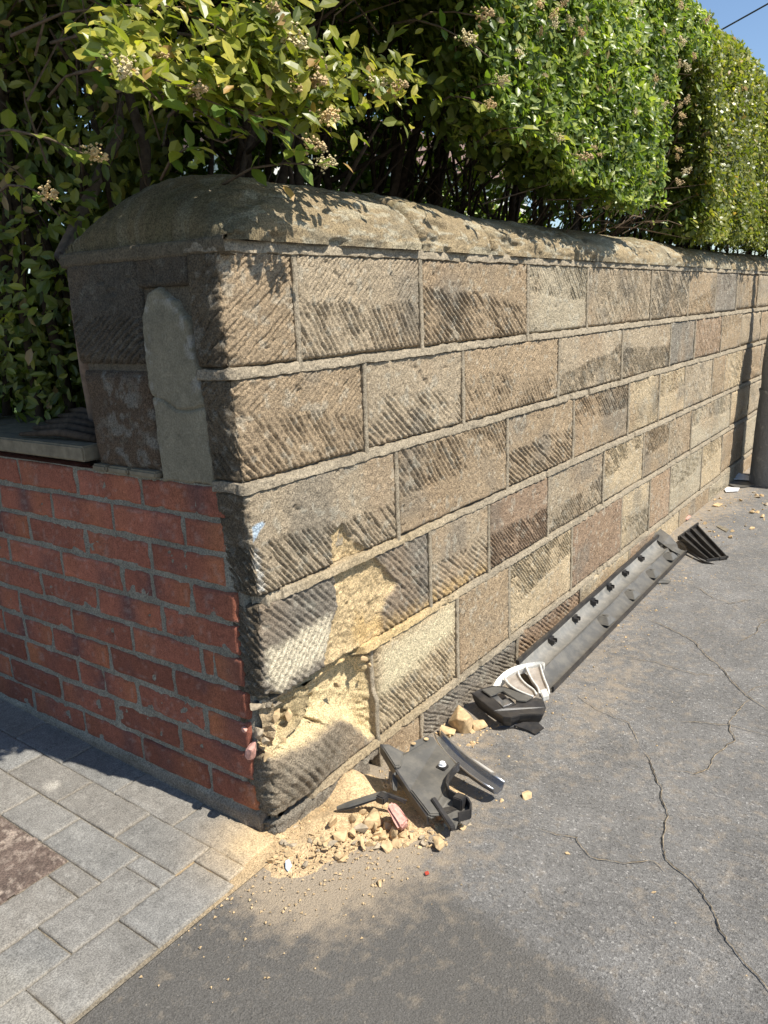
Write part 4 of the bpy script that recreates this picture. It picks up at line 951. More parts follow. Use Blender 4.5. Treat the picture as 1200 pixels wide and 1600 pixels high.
# 7 slatted grille
gr = thing('slatted_grille', 'black slatted grille fragment at the far end of the long channel', 'car trim', G(1100, 855))
def bar(a, b, w_, hh_, nm, mat, par):
    a, b = G(*a), G(*b); d = (b-a).normalized(); s = d.cross(UPV).normalized(); m = MB()
    m.sweep([a, b], [(-w_, -hh_), (w_, -hh_), (w_, 0), (-w_, 0)], s, UPV); child(nm, m.mesh(nm, bevel=.0015), mat, par)
ga = [(1062, 836, .06), (1071, 831, .065), (1080, 825, .07), (1089, 819, .075)]; gb = [(1106, 872, .012), (1116, 871, .014), (1126, 871, .016), (1136, 869, .018)]
m = MB(); V = [G(*q) for q in ga+gb[::-1]]; m.plate([v-UPV*.016 for v in V], .002); child('backing', m.mesh('backing'), PLAS, gr)
for a, b in zip(ga, gb): bar(a, b, .0028, .026, 'slat', PLAS, gr)
for a, b in zip(ga[:-1], gb[:-1]):
    m = MB(); m.tube([G(*a), G(*b)], .0018, 5); child('slat_edge', m.mesh('slat_edge'), PLASD, gr)
bar((1060, 838, .058), (1091, 816, .076), .004, .02, 'end_bar', PLAS, gr); bar((1104, 874, .012), (1138, 868, .018), .004, .012, 'end_bar', PLAS, gr)
m = MB(); m.plate([G(1058, 845, .03), G(1066, 858, .012), G(1090, 872, .006), G(1116, 881, .003), G(1100, 877, .012), G(1076, 862, .02), G(1064, 846, .035)], .003); child('lower_lip', m.mesh('lower_lip'), PLAS, gr)
# 8 broken brick chunk
m = MB(); V = [G(602, 1260, .062), G(616, 1250, .068), G(640, 1282, .040), G(625, 1296, .034)]; V2 = [G(607, 1268, .022), G(618, 1262, .030), G(640, 1290, .008), G(624, 1302, .006)]
m.add(V+V2, [(0, 3, 2, 1), (4, 5, 6, 7), (0, 1, 5, 4), (1, 2, 6, 5), (2, 3, 7, 6), (3, 0, 4, 7)])
me = m.mesh('broken_brick', bevel=.006, seg=3); bc = link('broken_brick', me, PINK); tag(bc, 'broken red brick with a pale pink mortared face in the rubble', 'brick')
me.materials.append(BRICK)
bm = bmesh.new(); bm.from_mesh(me); bmesh.ops.subdivide_edges(bm, edges=bm.edges, cuts=2, use_grid_fill=True)
for v in bm.verts: v.co += Vector((random.gauss(0, 1), random.gauss(0, 1), random.gauss(0, 1)))*.0008
for f in bm.faces: f.material_index = 0
bm.to_mesh(me); bm.free()
# 9 pale scraps
def scrap(L, th, mat, label, cat, nm):
    m = MB(); P = [G(*q) for q in L]; c0 = sum(P, Vector())/len(P); m.plate([p-c0 for p in P], th); o = link(nm, m.mesh(nm, bevel=th*.25), mat); o.location = c0; return tag(o, label, cat)
scrap([(1136, 744, .02), (1152, 738, .03), (1176, 745, .02), (1180, 751, .01), (1160, 749, .012), (1138, 748, .015)], .004, WHITE, 'long white plastic scrap lying at the foot of the grey post', 'scrap', 'plastic_scrap')
scrap([(1132, 764, .012), (1136, 761, .014), (1156, 762, .014), (1153, 767, .010), (1134, 768, .010)], .004, WHITE, 'short white plastic scrap nearer than the long one at the grey post', 'scrap', 'plastic_scrap')
scrap([(1138, 756, .010), (1165, 753, .014), (1180, 758, .01), (1150, 762, .008)], .006, PLASD, 'flat grey scrap between the two white plastic scraps', 'scrap', 'plastic_scrap')
scrap([(446, 1344, .014), (452, 1342, .016), (456, 1352, .010), (450, 1361, .006), (446, 1356, .008)], .003, mat_plain('pale_blue_plastic', (.55, .65, .75), .4, .1, 30), 'pale blue plastic chip at the left front of the rubble', 'scrap', 'plastic_chip')
scrap([(663, 1362, .006), (669, 1360, .006), (671, 1365, .005), (665, 1367, .005)], .002, mat_plain('red_plastic', (.35, .05, .03), .4, .1, 30), 'tiny red lens splinter on the dusty asphalt', 'scrap', 'plastic_chip')
scrap([(1024, 909, .010), (1030, 905, .014), (1049, 907, .010), (1044, 911, .006), (1028, 911, .006)], .003, PLASD, 'small curved grey scrap beside the middle of the channel', 'scrap', 'plastic_scrap')
scrap([(1113, 789, .010), (1120, 785, .012), (1130, 787, .010), (1122, 791, .006)], .006, ROCK, 'pale flat stone chip beyond the slatted grille', 'stone', 'stone_chip')
scrap([(1119, 822, .004), (1124, 820, .006), (1139, 827, .006), (1135, 831, .004)], .003, SLAB, 'grey sliver of plastic on asphalt just beyond the slatted grille', 'scrap', 'plastic_scrap')
scrap([(1064, 808, .02), (1072, 803, .025), (1080, 806, .02), (1074, 812, .012)], .005, PINK, 'pinkish stone flake at the wall foot behind the channel end', 'stone', 'stone_chip')
# straws and twigs on the paving
for i, (L, lab) in enumerate([([(8, 1159), (14, 1170), (18, 1182)], 'pale dry stalk on the shaded edge of the paving at far left'), ([(176, 1237), (182, 1245), (192, 1253), (200, 1258)], 'dry stalk caught in the long paving joint'), ([(362, 1107), (370, 1115)], 'short pale straw lying across the paving')][:2]):
    m = MB(); m.tube([G(x, y, .014) for x, y in L], .0012, 5); o = link('dry_stalk', m.mesh('dry_stalk'), mat_plain('straw', (.5, .42, .28), .8, .2, 40)); tag(o, lab, 'stalk')

# ------------------------------------------------------------------ grey post
post = thing('grey_post', 'stout grey painted post base with flaking paint near the wall', 'post', (4.56, -.30, 0))
def pcol():
    m_, nt, p = newmat('flaking_grey_paint'); P = coords(nt)
    n = noise(nt, 14, 6, .7, P)
    c = mix(nt, (.19, .21, .235), (.36, .38, .40), ramp(nt, n, [(.56, 0), (.66, 1)]))
    nt.links.new(c, p.inputs['Base Color']); p.inputs['Roughness'].default_value = .38; p.inputs['Metallic'].default_value = .2
    nt.links.new(bump(nt, n, .9, .02, bump(nt, noise(nt, 90, 3, .6, P), .5, .003)), p.inputs['Normal']); return m_
PC = pcol()
def lathe(cx, prof, ns=48, wob=.004, seed=1):
    V = []; zs = np.array([q[0] for q in prof]); 
    for z, r, ox in prof:
        for j in range(ns):
            a = 2*math.pi*j/ns; rr_ = r+wob*(vn(np.array(a*3), np.array(z*9), seed)-.5)*2
            V.append((cx+ox+rr_*math.cos(a), -.30+rr_*math.sin(a), z))
    n = len(prof); return np.array(V, float), np.array([(i*ns+j, i*ns+(j+1) % ns, (i+1)*ns+(j+1) % ns, (i+1)*ns+j) for i in range(n-1) for j in range(ns)])
pr = [(-.12, .216, 0), (-.02, .215, 0), (.1, .214, 0), (.25, .210, .01), (.4, .206, .02), (.50, .200, .03), (.54, .206, .03)]
V, F = lathe(4.49, pr); child('post_base', npmesh('post_base', V, F), PC, post)
pr = [(.53, .199, .03), (.6, .198, .033), (.75, .196, .04), (.9, .188, .055), (1.0, .170, .075), (1.08, .145, .10), (1.15, .11, .12), (1.3, .055, .15), (1.8, .042, .15), (2.6, .040, .15), (3.4, .040, .15)]
zz = np.linspace(.53, 3.4, 60); pa = np.array(pr); pr = [(z, np.interp(z, pa[:, 0], pa[:, 1]), np.interp(z, pa[:, 0], pa[:, 2])) for z in zz]
V, F = lathe(4.49, pr, seed=4); child('post_shaft', npmesh('post_shaft', V, F), PC, post)

# ------------------------------------------------------------------ vegetation
def leaf_template():
    # folded pointed oval: 8 vertices, 6 faces (tris)
    P = np.array([(0, 0, 0), (.28, .20, .05), (.28, -.20, .05), (.28, 0, 0), (.65, .21, .05), (.65, -.21, .05), (.65, 0, -.02), (1, 0, -.06)], float)
    F = np.array([(0, 3, 1), (0, 2, 3), (1, 3, 6), (1, 6, 4), (3, 2, 5), (3, 5, 6), (4, 6, 7), (6, 5, 7)])
    return P, F
def leaf_small():
    P = np.array([(0, 0, 0), (.28, .20, .05), (.28, -.20, .05), (.72, .21, .03), (.72, -.21, .03), (1, 0, -.05)], float)
    return P, np.array([(0, 2, 1), (1, 2, 4), (1, 4, 3), (3, 4, 5)])
def cloud(name, pos, nrm, length, cols, par, tmpl, jit=.7, seed=1):
    """a mass of leaves: one mesh; pos, nrm (n,3), length (n,), cols (n,3)"""
    r = np.random.RandomState(seed); n = len(pos)
    N_ = nrm+r.normal(0, jit, (n, 3)); N_ /= np.linalg.norm(N_, axis=1)[:, None]+1e-9
    T = r.normal(0, 1, (n, 3)); T[:, 2] += .3; T -= N_*np.sum(T*N_, 1)[:, None]; T /= np.linalg.norm(T, axis=1)[:, None]+1e-9
    B = np.cross(N_, T); P, F = tmpl; wd = r.uniform(.85, 1.25, n)
    V = pos[:, None, :]+length[:, None, None]*(P[None, :, 0:1]*T[:, None]+P[None, :, 1:2]*B[:, None]*wd[:, None, None]+P[None, :, 2:3]*N_[:, None])
    FF = (F[None]+(np.arange(n)*len(P))[:, None, None]).reshape(-1, 3)
    C = np.repeat(cols[:, None, :], len(P), 1).reshape(-1, 3)
    o = child(name, npmesh(name, V.reshape(-1, 3), FF, C, smooth=False), LEAF, par); o['kind'] = 'stuff'; return o
def leafcols(pos, r, bright=1., yel=.3):
    n = len(pos); k = r.rand(n)[:, None]
    a = np.array([.080, .118, .027]); b = np.array([.215, .25, .050]); y = np.array([.36, .36, .075]); br = np.array([.34, .23, .11])
    c = a*(1-k)+b*k; cl = fbm(pos[:, 0]*5+pos[:, 1]*3, pos[:, 2]*5, 31)[:, None]
    m = (r.rand(n)[:, None] < yel*(cl*1.6))*.8; c = c*(1-m)+y*m
    m = (r.rand(n)[:, None] < .018)*.9; c = c*(1-m)+br*m
    return c*bright*(.7+.6*cl)
def zlow(x): return np.interp(x, [-.6, .0, .55, .76, .82, .90, 1.07, 1.39, 1.86, 2.1, 2.4, 2.7, 3.0, 4, 9], [1.98, 2.02, 2.02, 2.02, 1.80, 1.62, 1.58, 1.505, 1.445, 1.49, 1.44, 1.40, 1.385, 1.41, 1.42])
ZT = 2.50
def hedge(nm, x0, x1, label, seed, nf, nt_, nb, gapfn=None, loc=None):
    r = np.random.RandomState(seed); par = thing(nm, label, 'hedge', loc)
    # front skin, clumped
    n = nf; x = r.uniform(x0, x1, n*2); z = r.uniform(1.25, ZT, n*2)
    bulge = .10*(fbm(x*3.2, z*3.2, 41)-.5)+.07*(fbm(x*9, z*9, 42)-.5)
    edge = zlow(x)+.10*(fbm(x*8, x*0, 43)-.5)+.05*(fbm(x*30, z*3, 44)-.5)
    keep = (z > edge)&(fbm(x*14, z*14, 47)*.6+fbm(x*40, z*40, 48)*.4 > .30)
    if gapfn is not None: keep &= gapfn(x, z, r)
    idx = np.where(keep)[0][:n]; x, z, bulge = x[idx], z[idx], bulge[idx]
    dep = r.exponential(.055, len(x)); rt = ss(ZT-.36, ZT, z)
    y = -.120-bulge+dep+.32*rt**2+.015*ss(.12, 0, z-zlow(x))
    pos = np.stack([x, y, z], 1); nr = np.stack([x*0-.1, -np.ones(len(x)), .55+x*0+rt], 1)
    L = r.uniform(.021, .034, len(x))
    cloud('foliage', pos, nr, L, leafcols(pos, r, 1.35 if x0 < 1 else 1.0, .34 if x0 < 1 else .12), par, leaf_template() if x0 < 1 else leaf_small(), .62, seed)
    # dense inner layer
    ni = int((x1-x0)*7500); x = r.uniform(x0, x1, ni); z = r.uniform(1.3, ZT-.04, ni); k = z > zlow(x)+.03
    if gapfn is not None: k &= gapfn(x, z, r)
    x, z = x[k], z[k]; y = r.uniform(-.06, .22, len(x))+.22*ss(ZT-.36, ZT, z)**2; pos = np.stack([x, y, z], 1)
    cloud('foliage', pos, np.tile([-.1, -1, .6], (len(x), 1)), r.uniform(.040, .058, len(x)), leafcols(pos, r, .9, .1), par, leaf_small(), .6, seed+9)
    # top and far side
    x = r.uniform(x0, x1, nt_); y = r.uniform(.08, 1.5, nt_); z = ZT-.03-r.exponential(.07, nt_)-.16*((y-.8)/.65)**4+.1*(fbm(x*4, y*4, 3)-.5)
    pos = np.stack([x, y, z], 1); cloud('foliage', pos, np.tile([0, -.2, 1.], (nt_, 1)), r.uniform(.045, .065, nt_), leafcols(pos, r, 1., .25), par, leaf_small(), .7, seed+1)
    x = r.uniform(x0, x1, nb*2); z = r.uniform(.7, ZT, nb*2); k = (fbm(x*4, z*3, seed+4) > .30+.13*ss(1.75, 1.35, z)); x, z = x[k][:nb], z[k][:nb]
    y = 1.45+r.normal(0, .06, len(x)); pos = np.stack([x, y, z], 1); cloud('foliage', pos, np.tile([0, 1, .3], (len(x), 1)), r.uniform(.050, .070, len(x)), leafcols(pos, r, 1., .2), par, leaf_small(), .7, seed+2)
    # stems
    nst = int((x1-x0)*(13 if x0 < 1 else 8))
    for i in range(nst):
        bx_ = max(x0, .30)+(i+r.rand())*(x1-max(x0, .30))/nst; by_ = r.uniform(.52, 1.05); lean = r.uniform(-.15, .65); p = [Vector((bx_, by_, .55))]
        k = 7; ph = r.uniform(0, 6)
        for j in range(1, k+1):
            t = j/k; p.append(Vector((bx_+lean*t**1.3+.03*math.sin(ph+t*6), by_+r.uniform(-.03, .03)+(-.30*t*(i % 3 == 0)), .55+1.75*t)))
        m = MB(); rad = r.uniform(.009, .024); m.tube(p, [rad*(1-.65*j/k) for j in range(k+1)], 8)
        for b in range(4):
            j = r.randint(2, k); q = p[j]; d = Vector((r.uniform(-.35, .5), r.uniform(-.45, .25), min(r.uniform(.15, .5), 2.40-q.z)))
            m.tube([q, q+d*.4+Vector((0, 0, -.02)), q+d*.75, q+d], [rad*.45, rad*.35, rad*.25, rad*.12], 6)
        child('stem', m.mesh('stem', smooth=True, fix=False), BARK, par)
    m = MB(); nt2 = int((x1-x0)*150)
    for i in range(nt2):
        q = Vector((r.uniform(x0, x1), r.uniform(.10, 1.3), r.uniform(1.36, 2.2))); d = Vector((r.uniform(-.22, .25), r.uniform(-.25, .12), r.uniform(-.03, .25)))
        w1 = Vector(r.normal(0, .02, 3)); m.tube([q, q+d*.5+w1, q+d], [.0028, .002, .0010], 3, cap=False)
    o = child('twigs', m.mesh('twigs', fix=False), TWIG, par); o['kind'] = 'stuff'
    # sparse inner leaves
    ni = int((x1-x0)*(600 if x0 < 1 else 1300)); x = r.uniform(x0, x1, ni); y = r.uniform(.3, 1.35, ni); z = 2.38-r.exponential(.27, ni); k = (z > 1.32)&~((x > 2.1)&(x < 3.8)&(z < 2.25)&(y < 1.2))&~((x > .3)&(x < 1.2)&(y < .6)); x, y, z = x[k], y[k], z[k]
    pos = np.stack([x, y, z], 1); cloud('foliage', pos, np.tile([0, -.2, .8], (len(x), 1)), r.uniform(.025, .045, len(x)), leafcols(pos, r, .9, .15), par, leaf_small(), 1., seed+3)
    return par
gapA = lambda x, z, r: ~((x > 2.28+.12*(fbm(z*6, z*0, 5)-.5))&(z < 2.10+.1*(fbm(x*9, x*0, 3)-.5))&(r.rand(len(x)) < .995))
gapB = lambda x, z, r: ~((x < 3.02+.2*(fbm(z*7, z*0, 6)-.5)-.22*(z-1.4))&(z < 2.10+.1*(fbm(x*9, x*0, 3)-.5))&(r.rand(len(x)) < .995))
hA = hedge('privet_hedge', -.25, 2.78, 'tall clipped privet hedge overhanging the sandstone wall, bare dark stems showing beneath', 11, 62000, 26000, 17000, gapA, (1.2, .8, .6))
hB = hedge('privet_hedge', 2.78, 9.2, 'privet hedge farther along the wall beyond the dark gap', 23, 80000, 30000, 18000, gapB, (6, .8, .6))

# dead twigs in the gap
r = np.random.RandomState(77); m = MB()
for i in range(260):
    q = Vector((r.uniform(1.9, 3.1), r.uniform(.0, .45), r.uniform(1.42, 2.1))); d = Vector((r.uniform(-.2, .15), r.uniform(-.22, .02), r.uniform(-.06, .14)))
    m.tube([q, q+d*.5+Vector(r.normal(0, .015, 3)), q+d], [.003, .002, .001], 3, cap=False)
o = child('dead_twigs', m.mesh('dead_twigs', fix=False), TWIG, hB); o['kind'] = 'stuff'

# left shrub behind the brick wall, mostly in shade
sh = thing('privet_shrub', 'shaded privet shrub rising behind the low brick wall at the left', 'shrub', (.3, 1.2, .6))
r = np.random.RandomState(5); n = 15000
y = r.uniform(.50, 2.6, n); z = r.uniform(.86, 2.5, n)
x = -.06+.20*(fbm(y*4, z*4, 91)-.5)+r.exponential(.12, n)+.25*ss(1.2, .85, z)+.12*ss(.75, .5, y)
k = fbm(y*7, z*7, 92)*.6+fbm(y*18, z*18, 93)*.4 > .40+.10*ss(1.4, 1.0, z); k &= ~((z < 1.30)&(y < .62)&(x < .02)); x, y, z = x[k], y[k], z[k]
pos = np.stack([x, y, z], 1); cloud('foliage', pos, np.tile([-1, -.5, .4], (len(x), 1)), r.uniform(.026, .046, len(x)), leafcols(pos, r, 1.0, .12), sh, leaf_template(), .7, 6)
n = 14000; y = r.uniform(.7, 2.8, n); z = r.uniform(.8, 2.5, n); x = .55+.3*(fbm(y*3, z*3, 97)-.5)+r.normal(0, .05, n); k = fbm(y*6, z*6, 98) > .36; pos = np.stack([x[k], y[k], z[k]], 1)
cloud('foliage', pos, np.tile([-1, -.3, .3], (len(pos), 1)), r.uniform(.04, .06, len(pos)), leafcols(pos, r, .9, .1), sh, leaf_small(), .7, 17)
n = 34000; y = r.uniform(.35, 3.2, n); x = r.uniform(-.28, 1.5, n); z = 2.5-r.exponential(.10, n); pos = np.stack([x, y, z], 1)
cloud('foliage', pos, np.tile([0, 0, 1.], (n, 1)), r.uniform(.035, .05, n), leafcols(pos, r, 1., .2), sh, leaf_small(), .7, 7)
n = 9000; x = r.uniform(.1, 1.6, n); y = r.uniform(2.2, 3., n); z = r.uniform(.7, 2.5, n); k = fbm(x*5, z*5, 96) > .45; pos = np.stack([x[k], y[k], z[k]], 1)
cloud('foliage', pos, np.tile([-.4, 1, .3], (len(pos), 1)), r.uniform(.035, .05, len(pos)), leafcols(pos, r, 1., .2), sh, leaf_small(), .7, 8)
for i in range(16):
    b = Vector((r.uniform(.12, .5), r.uniform(.55, 1.9), .82)); t = b+Vector((r.uniform(-.25, .2), r.uniform(-.5, .4), r.uniform(.7, 1.4))); m = MB()
    mid = lerp(b, t, .5)+Vector(r.normal(0, .05, 3)); rad = r.uniform(.008, .018); m.tube([b, lerp(b, mid, .6), mid, lerp(mid, t, .5), t], [rad, rad*.9, rad*.75, rad*.55, rad*.3], 8)
    for j in range(3):
        q = lerp(b, t, r.uniform(.3, .8)); d = Vector((r.uniform(-.3, .1), r.uniform(-.3, .3), r.uniform(-.1, .3))); m.tube([q, q+d*.5, q+d], [rad*.4, rad*.3, rad*.12], 5)
    child('stem', m.mesh('stem', smooth=True, fix=False), BARK, sh)
# the thick stem beside the pier's end, and dry sticks lying on the slab
m = MB(); m.tube([(.16, .66, .58), (.09, .60, 1.02), (.05, .545, 1.18), (.04, .57, 1.28), (.14, .62, 1.38), (.35, .72, 1.6), (.5, .8, 2.0)], [.024, .021, .019, .018, .016, .014, .01], 10); child('stem', m.mesh('stem', smooth=True, fix=False), mat_plain('bark_lit_tone', (.17, .12, .085), .95, .35, 60, bmp=.8), sh)  # lighter bark copy for this stem, sunlight put into its colour
m = MB()
for i in range(5):
    b = Vector((.02+.03*i, .50+.02*i, .868+.008*i)); m.tube([b, b+Vector((-.015, .12, .012)), b+Vector((-.03+.02*i, .27, .0))], [.009, .011, .005], 7)
tag(link('dead_branch', m.mesh('dead_branch', smooth=True, fix=False), BARK), 'dead branches lying on the slab of the brick wall against the pier', 'branch')

# near sprays: individual leaves and flower clusters
LP, LF = leaf_template()
def leafmesh(seed, L):
    r = np.random.RandomState(seed); P = LP.copy(); P[:, 1] *= r.uniform(.9, 1.25); P[:, 2] += -.12*r.uniform(0, 1)*P[:, 0]**2; P *= L
    c = np.array([(.17, .24, .045), (.25, .30, .06), (.12, .19, .035), (.32, .34, .08)][seed % 4]); me = npmesh('leaf', P, LF, np.tile(c, (len(P), 1)), smooth=False); me.materials.append(LEAF); return me
LMS = [leafmesh(i, .047) for i in range(8)]
FLM = [mat_plain('privet_blossom', (.62, .45, .22), .8, .4, 200, bmp=.3), mat_plain('faded_blossom', (.50, .36, .19), .8, .4, 200, bmp=.3), mat_plain('cream_blossom', (.60, .50, .28), .8, .3, 200, bmp=.3)]
def flower(seed):
    r = np.random.RandomState(seed); m = MB()
    for i in range(70):
        t = r.rand(); p = Vector((r.normal(0, .012)*(1-t*.7), r.normal(0, .012)*(1-t*.7), .052*t)); s = r.uniform(.0020, .0040)
        m.add([p+Vector(v)*s for v in ((1, 0, 0), (-1, 0, 0), (0, 1, 0), (0, -1, 0), (0, 0, 1.5), (0, 0, -1.2))], [(0, 2, 4), (2, 1, 4), (1, 3, 4), (3, 0, 4), (2, 0, 5), (1, 2, 5), (3, 1, 5), (0, 3, 5)])
    for i in range(7): m.tube([(0, 0, 0), (r.normal(0, .006), r.normal(0, .006), r.uniform(.015, .035))], .0008, 3)
    me = m.mesh('flower_cluster', fix=False); me.materials.append(FLM[seed % 3]); return me
FMS = [flower(i) for i in range(6)]
nleaf = [0]
def spray(px, py, dep, root, seed, leaves=10, flow=True, drop=None, par=hA, size=1.):
    r = np.random.RandomState(seed); tip = Vector(hit(px, py, 1, dep)); b = tip+Vector(root)
    pts = [b, lerp(b, tip, .35)+Vector((0, 0, .02)), lerp(b, tip, .7)+Vector((0, 0, .015)), tip]
    m = MB(); m.tube(pts, [.0032, .0026, .0020, .0012], 5); br = child('branch', m.mesh('branch', smooth=True, fix=False), TWIG, par)
    off = Vector(par.location)
    def put(me, p, d, up, s, nm):
        o = link(nm, me, None, br); d = d.normalized(); side = up.cross(d).normalized(); up = d.cross(side)
        Mt = Matrix((d, side, up)).transposed().to_4x4(); o.matrix_parent_inverse = Matrix.Identity(4)
        o.matrix_basis = Matrix.Translation(p) @ Mt @ Matrix.Scale(s, 4)
        return o
    ax = (tip-pts[2]).normalized()
    for k in range(leaves):
        t = 1-(k//2)*(.9/max(1, leaves//2)); seg = t*3; i = min(2, int(seg)); p = lerp(pts[i], pts[i+1], seg-i)
        sgn = 1 if k % 2 else -1; sd0 = ax.cross(UPV).normalized()
        if (k//2) % 2: sd0 = (sd0*.4+UPV*.9).normalized()
        d = (ax*.75+sd0*sgn*1.0+Vector(r.normal(0, .25, 3))+Vector((0, -.12, 0))).normalized()
        up = Vector((r.normal(-.25, .35), r.normal(-.6, .35), r.normal(.9, .25)))
        put(LMS[r.randint(8)], p, d, up, size*r.uniform(.75, 1.25), 'leaf'); nleaf[0] += 1
    if flow:
        side = ax.cross(UPV).normalized(); z_ = (ax+Vector((0, -.1, .25))).normalized(); o = link('flower_cluster', FMS[r.randint(6)], None, br); x_ = side; y_ = z_.cross(x_).normalized()
        o.matrix_basis = Matrix.Translation(tip) @ Matrix((x_, y_, z_)).transposed().to_4x4() @ Matrix.Scale(size*r.uniform(.8, 1.15), 4)
SP = [(265, 10, .12, 1, 0), (205, 45, .18, 1, 0), (188, 108, .02, 1, 1), (235, 90, .1, 1, 1), (295, 140, .02, 1, 1), (325, 135, .05, 1, 1), (165, 110, .25, 1, 0), (345, 165, .0, 1, 0), (370, 60, .02, 1, 0),
      (412, 12, -.02, 1, 1), (435, 62, -.02, 1, 1), (440, 130, -.02, 1, 1), (475, 122, -.02, 1, 1), (480, 95, .0, 1, 1), (497, 178, -.02, 1, 1), (398, 105, .0, 1, 0), (410, 185, -.02, 1, 0), (478, 222, -.02, 1, 1), (497, 258, -.02, 1, 1),
      (455, 235, .02, 1, 0), (612, 135, .02, 1, 1), (575, 130, .06, 1, 1), (130, 240, .25, 1, 1), (70, 305, .36, 1, 1), (355, 200, .04, 1, 0), (310, 230, .08, 1, 0), (430, 210, .0, 1, 0), (250, 160, .06, 1, 0), (385, 140, .0, 1, 0), (460, 150, .0, 1, 0)]
for i, (x, y, d, s, f) in enumerate(SP):
    rx = random.uniform(-.12, .10); spray(x, y, d-.09, (rx, random.uniform(.16, .30), random.uniform(-.02, .16)), 900+i, 8, bool(f), size=random.uniform(.8, 1.0))
for i, (x, y) in enumerate([(745, 25), (722, 60), (765, 90), (780, 130), (760, 165), (815, 200), (870, 215), (905, 245), (960, 285)]):
    spray(x, y, -.13, (random.uniform(-.02, .2), .22, random.uniform(0, .12)), 950+i, 6, i % 3 != 2, size=.8)
r = np.random.RandomState(31)
for i in range(60):                                  # blossoms on the clipped face
    x = r.uniform(.85, 2.5) if i < 55 else r.uniform(3.4, 6.5); z = r.uniform(1.5, 2.45); pr_ = hA if x < 2.6 else hB
    if z < zlow(x)+.03: continue
    o = link('flower_cluster', FMS[r.randint(6)], None, pr_); o.matrix_parent_inverse = Matrix.Translation(-Vector(pr_.location))
    o.location = (x, -.17+.04*r.rand()+.25*ss(ZT-.36, ZT, np.array(z))**2, z); o.rotation_euler = (r.uniform(.2, 1.2), r.uniform(-.5, .5), r.uniform(0, 6)); k_ = r.uniform(.4, .75); o.scale = (k_, k_, k_)
# leaves filling between the sprays: one mass
n = 1900; r = np.random.RandomState(8); P = []
while len(P) < n:
    i = r.randint(len(SP)); x, y, d = SP[i][:3]
    if x < 175: continue
    q = hit(x+r.normal(0, 36), y+r.normal(-6, 28), 1, d-.13+abs(r.normal(.0, .10))); 
    if q[2] > 1.47+.05*r.rand(): P.append(q)
    elif r.rand() < .02: P.append(q)
P = np.array(P); cloud('foliage', P, np.tile([-.2, -.8, .8], (n, 1)), r.uniform(.024, .042, n), leafcols(P, r, 1.15, .35), hA, leaf_template(), .6, 9)
# overhead mass above the frame that shades the corner
n = 34000; x = r.uniform(-.75, .80+.15*r.rand(n), n); z = r.uniform(1.89, 2.55, n); y = -.09+r.exponential(.16, n)+.10*fbm(x*6, z*6, 4)+.25*ss(-.5, -.85, x); P = np.stack([x, y, z+.05*fbm(x*9, y*9, 7)], 1)
k = (fbm(P[:, 0]*7, P[:, 1]*7, 12)*.6+fbm(P[:, 0]*17, P[:, 1]*17, 13)*.4 > .40-.2*ss(.05, .2, y)); P = P[k]
cloud('foliage', P, np.tile([0, -.6, .8], (len(P), 1)), r.uniform(.028, .044, len(P)), leafcols(P, r, 1.2, .3), hA, leaf_small(), .7, 19)

n = 5500; x = r.uniform(.05, .72+.1*r.rand(n), n); z = r.uniform(1.86, 2.06, n); y = -.20+.05*(fbm(x*9, z*9, 61)-.5)+r.exponential(.10, n); P = np.stack([x, y, z], 1)  # extra leaves added out of view to dapple the coping
k = fbm(x*11, y*11, 62)*.6+fbm(x*28, y*28, 63)*.4 > .42; P = P[k]
cloud('foliage', P, np.tile([0, -.6, .8], (len(P), 1)), r.uniform(.026, .042, len(P)), leafcols(P, r, 1.2, .3), hA, leaf_small(), .7, 29)

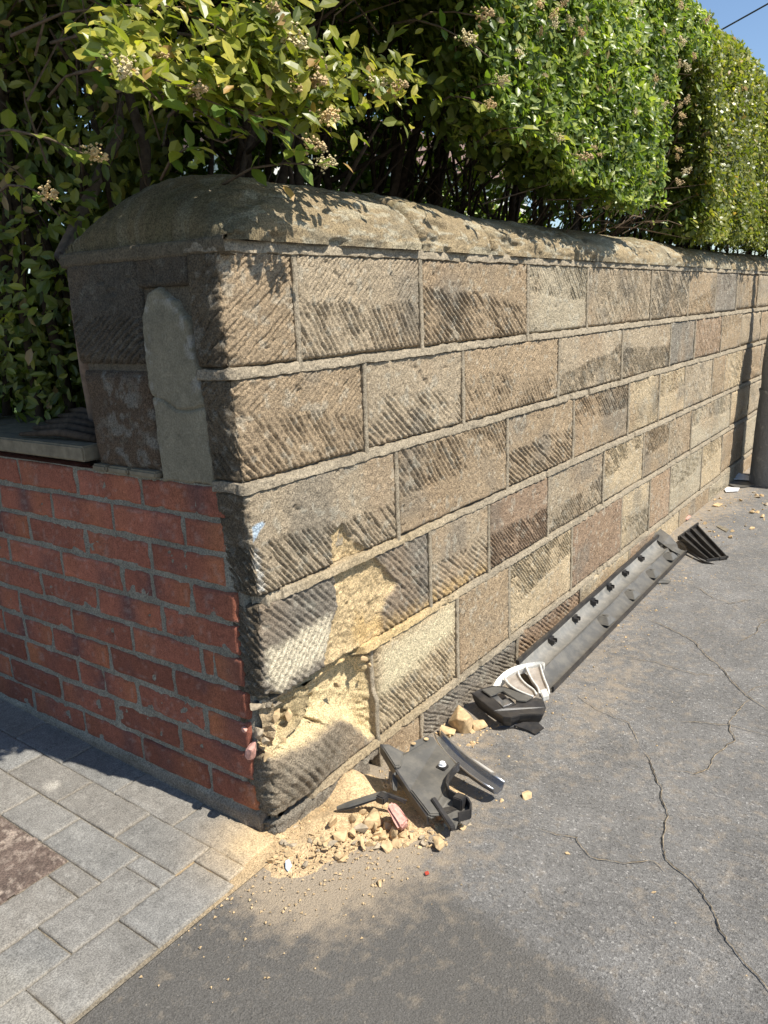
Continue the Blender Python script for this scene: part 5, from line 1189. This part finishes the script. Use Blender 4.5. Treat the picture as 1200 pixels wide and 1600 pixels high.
# ------------------------------------------------------------------ garden behind
soil = MB(); soil.box((30.2, 30.46, .28), (60, 59.9, .6)); g = link('garden_ground', soil.mesh('garden_ground'), mat_plain('lawn', (.07, .12, .025), .95, .5, 3, bmp=.8)); tag(g, kind='structure'); g.location = (0, .0, 0)
b = thing('garden_bush', 'bright sunlit bush in the garden seen through the hedge stems', 'bush', (7.5, 4.2, .58))
n = 26000; r = np.random.RandomState(55); th = r.uniform(0, 6.28, n); ph = np.arccos(r.uniform(-.2, 1, n)); R1 = 1.0+.25*(fbm(th*2, ph*3, 5)-.5)
P = np.stack([7.5+4.5*R1*np.sin(ph)*np.cos(th), 4.2+1.0*R1*np.sin(ph)*np.sin(th), .7+1.7*R1*np.cos(ph)], 1)
Nn = P-np.array([7.5, 4.2, .7]); Nn /= np.linalg.norm(Nn, axis=1)[:, None]
cloud('foliage', P, Nn, r.uniform(.05, .08, n), leafcols(P, r, 1.7, .5), b, leaf_small(), .6, 56)
m = MB(); m.tube([(7.5, 4.2, .55), (7.45, 4.2, .9), (7.5, 4.25, 1.5)], [.05, .04, .02], 8); child('trunk', m.mesh('trunk', smooth=True), BARK, b)
hs = thing('house', 'pale rendered house glimpsed behind the hedge', 'house', (20.5, 13, .58)); HX = 11.5
m = MB(); m.box((9+HX, 14, 2.8), (14, 3, 4.5)); child('wall', m.mesh('wall'), mat_plain('pale_render', (.62, .60, .56), .9, .1, 3), hs)
m = MB(); m.add([(1.8+HX, 12.2, 5.05), (16.2+HX, 12.2, 5.05), (16.2+HX, 15.8, 5.05), (1.8+HX, 15.8, 5.05), (2.2+HX, 14, 6.6), (15.8+HX, 14, 6.6)], [(0, 1, 5, 4), (2, 3, 4, 5), (0, 4, 3), (1, 2, 5), (0, 3, 2, 1)]); child('roof', m.mesh('roof'), mat_plain('roof_tile', (.16, .10, .08), .9, .3, 8), hs)
for x in (4, 7, 10, 13):
    m = MB(); m.box((x+HX, 12.49, 3.2), (1.3, .06, 1.2)); f = child('window', m.mesh('window'), WHITE, hs); m = MB(); m.box((x+HX, 12.45, 3.2), (1.1, .04, 1.0)); q = link('pane', m.mesh('pane'), mat_plain('window_glass', (.03, .04, .05), .08, 0, 3, bmp=0), f)
# cable in the sky
m = MB(); a = CAM+ray(1146, 36)*6.0; b_ = CAM+ray(1250, -22)*5.6
d = b_-a; a2 = a-d*1.2; b2 = b_+d*2
m.tube([Vector(a2+(b2-a2)*t) for t in np.linspace(0, 1, 12)], .006, 6)
tag(link('overhead_cable', m.mesh('overhead_cable', smooth=True), PLAS), 'thin dark overhead cable crossing the blue sky', 'cable')
bpy.context.view_layer.update()
print('sprayed leaves', nleaf[0], 'objects', len(bpy.data.objects), 'tris', sum(len(m_.loops)-2*len(m_.polygons) for m_ in bpy.data.meshes))
